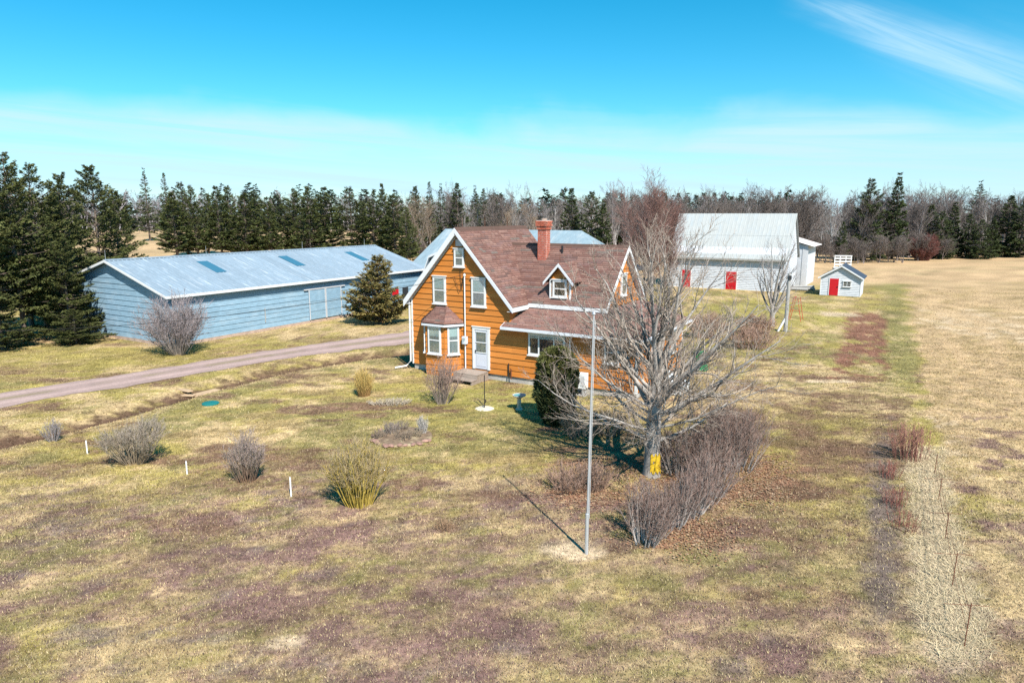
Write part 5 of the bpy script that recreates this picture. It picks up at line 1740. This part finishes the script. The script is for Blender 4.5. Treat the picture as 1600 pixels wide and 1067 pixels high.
for k, (x, y, h, lab) in enumerate(((-6.84, 19.92, 0.62, 'tall white wooden stake nearest the yellow stemmed shrub'), (-10.99, 21.9, 0.45, 'short white stake between two grey shrubs'), (-15.52, 23.8, 0.5, 'white stake left of the vase shaped shrub'))):
    s_ = thing('marker_stake', lab, 'stake', (x, y, zt(x, y)), 0.4, 'white marker stakes on the lawn')
    MB().prism([(-0.021, -0.1), (0.021, -0.1), (0.021, h), (0, h + 0.04), (-0.021, h)], 'y', -0.014, 0.014).build('post', M['white'], s_)
    a_, b_ = shrub_data(80 + k, 0.2, 0.55, stems=30, foot=0.6, flat=0.3, sub=(3, 2), base_c=(0.36, 0.23, 0.14), tip_c=(0.42, 0.28, 0.18), minr=0.004, stem_r=0.005)
    g_ = thing('grass_clump', ('rust coloured tuft at the foot of the tall stake', 'rust coloured tuft right of the short stake', 'rust coloured tuft right of the leftmost stake')[k], 'grass clump', (x + 0.28, y + 0.02, zt(x, y)))
    link('stems', a_, None, g_)
    stuff(link('twigs', b_, None, g_))
PO = [(9.13, 12.44, 0.98), (10.38, 14.79, 0.84), (11.74, 17.23, 0.78), (13.08, 19.72, 0.72), (14.22, 21.8, 0.7)]
fn = thing('wire_fence', 'rusty wire fence with thin iron rods along the bleached grass', 'fence', (9.13, 12.44, 0))
for (x, y, h) in PO:
    z0 = zt(x, y)
    MB().tube([(x - 9.13, y - 12.44, z0 - 0.1), (x - 9.13 + random.uniform(-.04, .04), y - 12.44, z0 + h)], 0.010, 6).build('rod', M['rust'], fn)
for hz in (0.35, 0.7):
    pts = []
    for (a, b) in zip(PO[:-1], PO[1:]):
        for t in (0, 0.5):
            x, y = a[0] + (b[0] - a[0]) * t, a[1] + (b[1] - a[1]) * t
            pts.append((x - 9.13, y - 12.44, zt(x, y) + hz * (a[2] + (b[2] - a[2]) * t) / 0.8 - (0.06 if t else 0)))
    x, y, h = PO[-1]
    pts.append((x - 9.13, y - 12.44, zt(x, y) + hz * h / 0.8))
    MB().tube(pts, 0.005, 4, False).build('strand', M['rust'], fn)
for i, (x, y, h) in enumerate(PO[:4]):
    z0 = zt(x, y)
    MB().tube([(x - 9.13 - 0.45, y - 12.44 + 0.1, z0 + h * 0.93), (x - 9.13 + 0.35, y - 12.44 - 0.05, z0 + h * 0.96)], 0.006, 4).build('cross_wire', M['rust'], fn)
sp = thing('septic_lid', 'round teal plastic lid set in the lawn', 'lid', (-13.95, 30.55, zt(-13.95, 30.55)))
MB().lathe([(0.38, -0.05), (0.38, 0.05), (0.33, 0.075), (0.05, 0.09)], 20).build('cover', M['teal'], sp)
MB().box(-0.06, 0.06, -0.02, 0.02, 0.088, 0.11).build('grip', M['teal'], sp)
for (x, y, a, L, lab) in ((-15.6, 33.7, 1.05, 1.5, 'wide flat board lying across the ditch'), (-16.5, 33.35, -0.5, 1.0, 'short narrow board lying beside the wide board'), (-16.2, 33.0, -0.15, 0.8, 'small broken board end in the ditch')):
    z0 = zt(x, y)
    w_ = 0.28 if L > 1.2 else 0.14
    tag(MB().box(-L / 2, L / 2, -w_, w_, 0.02, 0.07).build('loose_board', M['pine'], None, (x, y, z0 + 0.03), a), lab, 'board', 'loose boards by the ditch')
rf = thing('steel_trestle', 'faded red steel trestle behind the grey pole', 'trestle', (23.2, 55.5, 0), TH)
for (a, b) in (((-0.5, 0, 0), (-0.15, 0, 1.9)), ((0.5, 0, 0), (0.15, 0, 1.9)), ((-0.5, 1.2, 0), (-0.15, 1.2, 1.9)), ((0.5, 1.2, 0), (0.15, 1.2, 1.9))):
    MB().bar(a, b, 0.045).build('leg', M['redpaint'], rf)
MB().bar((-0.18, -0.05, 1.9), (-0.18, 1.25, 1.9), 0.05).build('top_rail', M['redpaint'], rf)
MB().bar((-0.34, 0, 0.9), (0.34, 0, 0.9), 0.04).build('cross_bar', M['redpaint'], rf)
# timber heap by the barn and the slatted cart behind the small shed
for k, (dx, dy, dz, a, L) in enumerate(((0, 0, 0.1, 0.15, 3.4), (0.3, 0.5, 0.1, 0.05, 3.0), (0.1, 0.2, 0.32, 0.3, 3.2), (-0.6, -0.6, 0.08, -0.25, 2.6))):
    tag(MB().tube([(-L / 2, 0, 0), (L / 2, 0, 0.05)], 0.13, 8).build('log', M['greywood'], None, (33.4 + dx, 79.2 + dy, dz + 0.05), a + TH), ('longest weathered pole at the bottom of the heap by the white barn', 'rear weathered pole of the heap by the white barn', 'weathered pole lying on top of the heap by the white barn', 'short weathered pole lying in front of the heap by the white barn')[k], 'log', 'heap of weathered poles')
ct = thing('slatted_rack', 'white slatted wooden rack standing behind the small shed', 'rack', (50.4, 104.5, 0), R(-12))
ct.scale = (0.58, 0.6, 0.98)
for x in (-2.0, -0.7, 0.7, 2.0):
    MB().box(x - 0.09, x + 0.09, -0.06, 0.06, 0.0, 2.6).build('upright', M['white'], ct)
for z in (0.75, 1.2, 1.65, 2.1, 2.5):
    MB().box(-2.15, 2.15, -0.10, -0.065, z - 0.1, z + 0.1).build('slat', M['white'], ct)
MB().box(-2.2, 2.2, -1.2, 1.2, 0.45, 0.6).build('deck', M['greywood'], ct)

# overhead service cable to a pole beyond the left edge of the view
a = Vector(hl(3.66, -0.14, 5.5))
b = Vector((-58, 33.5, 6.6))
pts = []
for i in range(41):
    t = i / 40
    p = a.lerp(b, t)
    p.z -= 4 * 3.35 * t * (1 - t)
    pts.append(p)
tag(MB().tube(pts, 0.012, 4, False).build('service_cable', M['wire']), 'black overhead cable sagging from the house mast towards the left', 'cable')

# ------------------------------------------------------------------ trees of the yard and the wood
ORD = ('first', 'second', 'third', 'fourth', 'fifth', 'sixth', 'seventh', 'eighth', 'ninth', 'tenth', 'eleventh', 'twelfth', 'thirteenth', 'fourteenth', 'fifteenth', 'sixteenth',
       'seventeenth', 'eighteenth', 'nineteenth', 'twentieth', 'twenty-first', 'twenty-second')
NC = dict(dark=(0.040, 0.052, 0.018), light=(0.105, 0.112, 0.034))
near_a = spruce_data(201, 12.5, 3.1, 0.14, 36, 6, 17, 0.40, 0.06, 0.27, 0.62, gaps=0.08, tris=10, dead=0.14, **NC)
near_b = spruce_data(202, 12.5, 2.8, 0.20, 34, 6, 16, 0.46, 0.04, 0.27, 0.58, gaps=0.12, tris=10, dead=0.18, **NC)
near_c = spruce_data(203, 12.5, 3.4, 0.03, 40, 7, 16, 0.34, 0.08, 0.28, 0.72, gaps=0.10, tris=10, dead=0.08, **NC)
mid = [spruce_data(210 + i, 13.0, (2.6, 3.0, 2.4, 2.8)[i], (0.10, 0.08, 0.15, 0.05)[i], 36, 6, 11, (0.26, 0.34, 0.30, 0.22)[i], -0.02, 0.36, (0.70, 0.78, 0.85, 0.66)[i],
                   (0.036, 0.052, 0.020), (0.100, 0.112, 0.034), 0.08, 8, 0.06) for i in range(4)]
slim = [spruce_data(220 + i, 16.0, 2.3, 0.12, 42, 5, 8, 0.28, 0.10, 0.46, 0.90, (0.032, 0.048, 0.022), (0.085, 0.100, 0.040), 0.15, 4) for i in range(2)]
dark = [spruce_data(230 + i, 12.0, (2.5, 2.9, 2.2)[i], 0.03, 36, 6, 9, 0.20, 0.12, 0.42, (0.80, 0.72, 0.85)[i], (0.026, 0.042, 0.018), (0.072, 0.090, 0.030), 0.10, 7) for i in range(3)]

NEAR = [(-34.9, 44.6, 13.2), (-33.7, 46.5, 12.7), (-34.1, 49.5, 12.0), (-33.3, 51.5, 11.6), (-36.1, 60, 12.9), (-37.6, 66, 11.0)]
NL = ('tall ragged spruce cut by the left edge of the view', 'tall ragged spruce at the left edge with bare lower trunk', 'ragged spruce second from the left edge', 'ragged spruce beside the left corner of the blue shed',
      'broad topped spruce rising behind the blue shed gable', 'shorter spruce right of the broad topped one')
for k, (x, y, h) in enumerate(NEAR):
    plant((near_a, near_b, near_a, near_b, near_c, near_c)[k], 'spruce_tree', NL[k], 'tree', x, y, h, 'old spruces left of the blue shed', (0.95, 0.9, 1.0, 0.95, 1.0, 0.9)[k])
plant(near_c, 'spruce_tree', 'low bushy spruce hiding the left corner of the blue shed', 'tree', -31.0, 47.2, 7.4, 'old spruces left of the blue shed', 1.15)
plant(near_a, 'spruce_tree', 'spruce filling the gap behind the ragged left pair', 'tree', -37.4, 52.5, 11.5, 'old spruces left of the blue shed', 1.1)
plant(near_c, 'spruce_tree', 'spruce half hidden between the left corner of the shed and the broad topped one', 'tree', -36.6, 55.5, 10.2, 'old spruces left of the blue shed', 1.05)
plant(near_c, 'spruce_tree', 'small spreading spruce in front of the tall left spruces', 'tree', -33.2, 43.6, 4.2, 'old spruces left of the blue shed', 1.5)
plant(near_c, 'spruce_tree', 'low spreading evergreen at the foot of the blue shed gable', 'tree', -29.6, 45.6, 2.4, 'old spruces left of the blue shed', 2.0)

MID = [(-99.7, 190, 21.1), (-84.4, 170, 18.9), (-62.3, 128, 12.9), (-65.9, 140, 15.1), (-60.2, 132, 14.3), (-63.5, 144, 13.0), (-54.8, 130, 14.2), (-55.9, 138, 14.3), (-50.0, 130, 12.9), (-51.2, 139, 13.3),
       (-44.6, 128, 12.1), (-44.7, 137, 12.0), (-41.3, 133, 13.8), (-37.5, 128, 13.9), (-36.3, 133, 14.1), (-29.3, 126, 13.6), (-28.8, 132, 11.4), (-25.7, 128, 13.3), (-24.0, 132, 14.7), (-20.9, 124, 12.3), (-18.0, 118, 10.1)]
MID = sorted(MID, key=lambda q: q[0] / q[1])
for k, (x, y, h) in enumerate(MID):
    if h > 17:
        plant(slim[k % 2], 'spruce_tree', ('tall slim spruce standing alone at the far field edge', 'twin topped slim spruce left of the row behind the blue shed')[k % 2], 'tree', x, y, h - zt(x, y), 'slim far spruces on the left', 0.9)
        continue
    plant(mid[k % 4], 'spruce_tree', ORD[k - 2] + ' spruce from the left in the row behind the blue shed', 'tree', x, y, h - zt(x, y), 'spruces in a row behind the blue shed', random.uniform(0.85, 1.5), tilt=0.05)
BACK = [(-20.8, 150, 14.8), (-18.0, 152, 15.9), (-16.3, 160, 15.6), (-12.2, 155, 15.7), (-8.6, 162, 15.3), (-6.1, 150, 14.4), (-3.8, 158, 12.8)]
for k, (x, y, h) in enumerate(BACK):
    plant(slim[k % 2] if k % 3 else dark[0], 'spruce_tree', ORD[k] + ' slim spruce from the left above the farmhouse roof', 'tree', x, y, h, 'slim spruces above the farmhouse roof', random.uniform(0.85, 1.05))
for k, (x, y, h) in enumerate(((10.9, 128, 13.6), (14.2, 124, 12.7), (16.0, 121, 11.0))):
    plant(dark[k], 'spruce_tree', ('tallest dark spruce right of the chimney', 'middle dark spruce right of the chimney', 'lowest dark spruce right of the chimney')[k], 'tree', x, y, h, 'dark spruces right of the chimney', 1.1)
RIGHT = [(60.3, 126, 7.5), (67.8, 132, 15.3), (75.2, 136, 16.7), (84.5, 140, 10.8), (85.0, 137, 9.3), (90.5, 142, 11.1), (91.8, 139, 8.9), (92.3, 136, 7.7), (97.3, 140, 8.3), (103.2, 144, 12.7), (104.1, 141, 11.9), (107.2, 160, 16.3)]
RL = ('small spruce at the wood edge left of the two tall spruces', 'left one of the two tall spruces above the small white shed', 'right one of the two tall spruces, the tallest on the right')
for k, (x, y, h) in enumerate(RIGHT):
    lab = RL[k] if k < 3 else (ORD[k - 3] + ' dark spruce from the left in the clump at the right edge' if k < 11 else 'thin topped spruce rising over the right clump')
    plant(slim[0] if k == 11 else dark[k % 3], 'spruce_tree', lab, 'tree', x, y, h, 'dark spruces at the right wood edge', (0.95, 1.05, 0.95)[k] if k < 3 else 1.3)

# fruit tree, red tree and the reddish thicket tree
def fruit_tree():
    r = np.random.default_rng(88)
    t = thing('fruit_tree', 'leafless grey fruit tree with forked trunk in front of the white barn', 'tree', (20.4, 53.0, 0))
    tp = np.array([[(0, 0, -0.2), (0.02, 0, 0.5), (0.0, 0.02, 1.0), (-0.02, 0.0, 1.4), (0.05, 0, 1.8)]])
    tr = np.array([(0.24, 0.19, 0.17, 0.15, 0.1)])
    n = 9
    a = np.arange(n) * 2.4 + 0.4
    el = np.linspace(0.75, 1.4, n)
    st = np.stack([np.zeros(n), np.zeros(n), np.linspace(0.8, 1.7, n)], -1)
    d = np.stack([np.cos(a) * np.cos(el), np.sin(a) * np.cos(el), np.sin(el)], -1)
    p1 = curve(st, d, np.linspace(3.6, 5.0, n), r, 7, 0.09, 0.09)
    q1 = np.linspace(0.10, 0.12, n)[:, None] * np.linspace(1, 0.15, 7)[None, :]
    p2, q2 = children(p1, q1, 8, r, 0.36, 0.6, 0.14, 0.13, 0.25, 5, 0.5, 0.018)
    p3, q3 = children(p2, q2, 5, r, 0.6, 0.55, 0.12, 0.14, 0.2, 4, 0.6, 0.012)
    tv, tf = tubes(tp, tr, 10)
    v1, f1 = tubes(p1, q1, 6)
    link('trunk', np_mesh('trunk', np.concatenate([tv, v1]), np.concatenate([tf, f1 + len(tv)]), None, True), M['greybark'], t)
    v2, f2 = tubes(p2, q2, 3)
    v3, f3 = tubes(p3, q3, 3)
    v, f, c = join([(v2, f2, tinted(v2, 5, 3, (0.33, 0.30, 0.285), r, 0.15)), (v3, f3, tinted(v3, 4, 3, (0.34, 0.30, 0.29), r, 0.15))])
    link('crown', np_mesh('crown', v, f, c), M['twig'], t)


fruit_tree()
redtree = bare_data(301, 11.0, 0.38, 20, (7, 6), (0.24, 0.17, 0.15), (0.26, 0.15, 0.125), (0.30, 0.155, 0.13), stems=8, minr=0.016, low=0.15)
plant(redtree, 'bare_tree', 'tall reddish brown leafless tree behind the right gable of the farmhouse', 'tree', 13.4, 68.5, 10.6, wide=0.9)
plant(redtree, 'bare_tree', 'second reddish leafless tree left of the white barn', 'tree', 17.2, 76.5, 9.4, wide=0.9)
shrub('red_shrub', 'dark red leafless shrub tree at the corner of the hay field', 78.4, 131, 302, 5.6, 6.2, None, 'tree', stems=160, foot=0.35, flat=0.15, sub=(7, 5), base_c=(0.16, 0.066, 0.055), tip_c=(0.19, 0.08, 0.068), minr=0.022, stem_r=0.03)

PURP = ((0.235, 0.185, 0.185), (0.27, 0.20, 0.20))
bare = [bare_data(310, 12.0, 0.45, 18, (6, 5), (0.40, 0.37, 0.35), (0.24, 0.21, 0.19), (0.25, 0.21, 0.19), minr=0.020),
        bare_data(311, 12.0, 0.38, 18, (6, 5), (0.48, 0.46, 0.44), (0.28, 0.245, 0.225), (0.29, 0.24, 0.225), minr=0.020),
        bare_data(312, 12.0, 0.50, 16, (6, 5), (0.30, 0.26, 0.245), (0.215, 0.18, 0.165), (0.23, 0.18, 0.165), stems=2, minr=0.021),
        bare_data(313, 12.0, 0.42, 18, (6, 5), (0.33, 0.27, 0.22), (0.30, 0.225, 0.165), (0.33, 0.245, 0.165), stems=2, minr=0.021),
        bare_data(314, 9.0, 0.55, 16, (7, 5), (0.24, 0.20, 0.19), (0.185, 0.155, 0.135), (0.20, 0.155, 0.135), stems=4, minr=0.020)]
wr = random.Random(11)
NAMES = {0: ('pale birch behind the white trunked wood edge', 'birch'), }
count = 0
# the edge of the wood from the farmhouse to the right: one by one
for k in range(150):
    px_ = 640 + 985 * ((k * 0.61803) % 1.0)
    Y = wr.uniform(138, 178) if px_ < 1240 else wr.uniform(131, 172)
    if 1440 < px_ and Y < 146:
        Y += 18
    top = wr.uniform(304, 330)
    X = (px_ - 800) / 1067 * Y * 0.983
    h = 8.6 + (335.7 - top) / 1085 * Y
    v_ = wr.choice((0, 1, 2, 3, 0, 4)) if px_ < 950 else wr.choice((0, 1, 2, 4, 4, 2))
    where = 'above the farmhouse roof' if px_ < 950 else ('behind the white barn' if px_ < 1250 else 'along the hay field on the right')
    kind = ('grey leafless tree', 'pale trunked leafless birch', 'purplish two stemmed leafless tree', 'yellowish leafless poplar', 'dark many stemmed leafless tree')[v_]
    plant(bare[v_], 'bare_tree', f'{kind} at the wood edge {where}', 'tree', X, Y, h, f'{kind}s {where}', wr.uniform(0.9, 1.25), wr.uniform(0, 6.28), 0.04)
# brush at the foot of the wood
for k in range(46):
    px_ = 1225 + 260 * ((k * 0.61803) % 1.0) if k < 30 else 650 + 600 * ((k * 0.61803) % 1.0)
    Y = wr.uniform(122, 134) if k < 30 else wr.uniform(120, 140)
    if k < 30 and px_ > 1425:
        Y += 8
    X = (px_ - 800) / 1067 * Y * 0.983
    plant(bare[4], 'brush', 'low tangled grey brush at the foot of the wood', 'brush', X, Y, wr.uniform(2.5, 5.0), 'tangled brush at the foot of the wood', wr.uniform(1.3, 1.9), wr.uniform(0, 6.28))
# distant spruces standing out over the barn roof
for k in range(34):
    px_ = 945 + 310 * k / 33 + wr.uniform(-5, 5)
    Y = wr.uniform(182, 205)
    X = (px_ - 800) / 1067 * Y * 0.983
    h = 8.6 + (335.7 - wr.uniform(300, 316)) / 1085 * Y
    plant(dark[k % 3], 'spruce_tree', 'distant dark spruce in the line above the white barn roof', 'tree', X, Y, h, 'distant spruces above the white barn', wr.uniform(1.0, 1.4), wr.uniform(0, 6.28))


# the far wood: nobody could count it, one mass
def far_wood():
    r = np.random.default_rng(404)

    def arrays(me_):
        n = len(me_.vertices)
        v = np.empty(n * 3, np.float32)
        me_.vertices.foreach_get('co', v)
        c = np.empty(n * 4, np.float32)
        me_.color_attributes['tint'].data.foreach_get('color', c)
        k = me_.polygons[0].loop_total
        li = np.empty(len(me_.loops), np.int32)
        me_.loops.foreach_get('vertex_index', li)
        return v.reshape(-1, 3), li.reshape(-1, k), c.reshape(-1, 4)[:, :3]

    protos = []
    for i in range(4):
        b_ = bare_data(420 + i, 11.0, 0.45, 9, (4, 1), (0.33, 0.29, 0.285), (0.245, 0.21, 0.205), (0.26, 0.215, 0.215), stems=1, minr=0.055)
        tv, tf, tc_ = arrays(b_['trunk'])
        cv, cf, cc = arrays(b_['crown'])
        protos.append(join([(tv, tf, tc_), (cv, cf, cc)]))
    sproto = []
    for i in range(3):
        s_ = spruce_data(430 + i, 12.0, 2.6, 0.05, 14, 6, 6, 0.2, 0.1, 1.0, 0.8, (0.022, 0.038, 0.020), (0.052, 0.070, 0.032), 0.06, 3)
        sproto.append(arrays(s_['crown']))
    BV, BF, BC, SV, SF, SC = [], [], [], [], [], []
    nb_, ns_ = 0, 0
    for k in range(880):
        px_ = r.uniform(-250, 1850)
        if px_ < 640:
            Y = r.uniform(262, 330)
        elif px_ < 1480:
            Y = r.uniform(178, 270)
        else:
            Y = r.uniform(170, 520)
        X = (px_ - 800) / 1067 * Y * 0.983
        z = zt(X, Y)
        spr = r.random() < (0.16 if px_ < 640 else (0.30 if px_ < 1250 else 0.14))
        P_ = sproto[k % 3] if spr else protos[k % 4]
        if px_ < 640:
            h = r.uniform(10, 15) + (3 if spr else 0)
        else:
            h = r.uniform(10.5, 13.5) + (2.0 if spr else 0)
        s = h / 12.0 if spr else h / 11.0
        a = r.random() * 6.283
        wv = r.uniform(1.0, 1.5)
        v = P_[0].copy()
        x, y = v[:, 0] * s * wv, v[:, 1] * s * wv
        v = np.stack([X + x * math.cos(a) - y * math.sin(a), Y + x * math.sin(a) + y * math.cos(a), z + v[:, 2] * s], -1)
        cj = P_[2] * r.uniform(0.8, 1.2)
        if spr:
            SV.append(v)
            SF.append(P_[1] + ns_)
            SC.append(cj)
            ns_ += len(v)
        else:
            BV.append(v)
            BF.append(P_[1] + nb_)
            BC.append(cj)
            nb_ += len(v)
    w1 = link('leafless_wood', np_mesh('leafless_wood', np.concatenate(BV), np.concatenate(BF), np.concatenate(BC)), M['twig'])
    w2 = link('spruce_wood', np_mesh('spruce_wood', np.concatenate(SV), np.concatenate(SF), np.concatenate(SC)), M['needle'])
    stuff(w1)['label'] = 'far purple grey leafless wood along the horizon'
    stuff(w2)['label'] = 'far dark spruces scattered through the wood on the horizon'


far_wood()
tris = sum(len(m.polygons) * (2 if m.polygons and m.polygons[0].loop_total == 4 else 1) for m in bpy.data.meshes)
print('TRIANGLES about', tris)
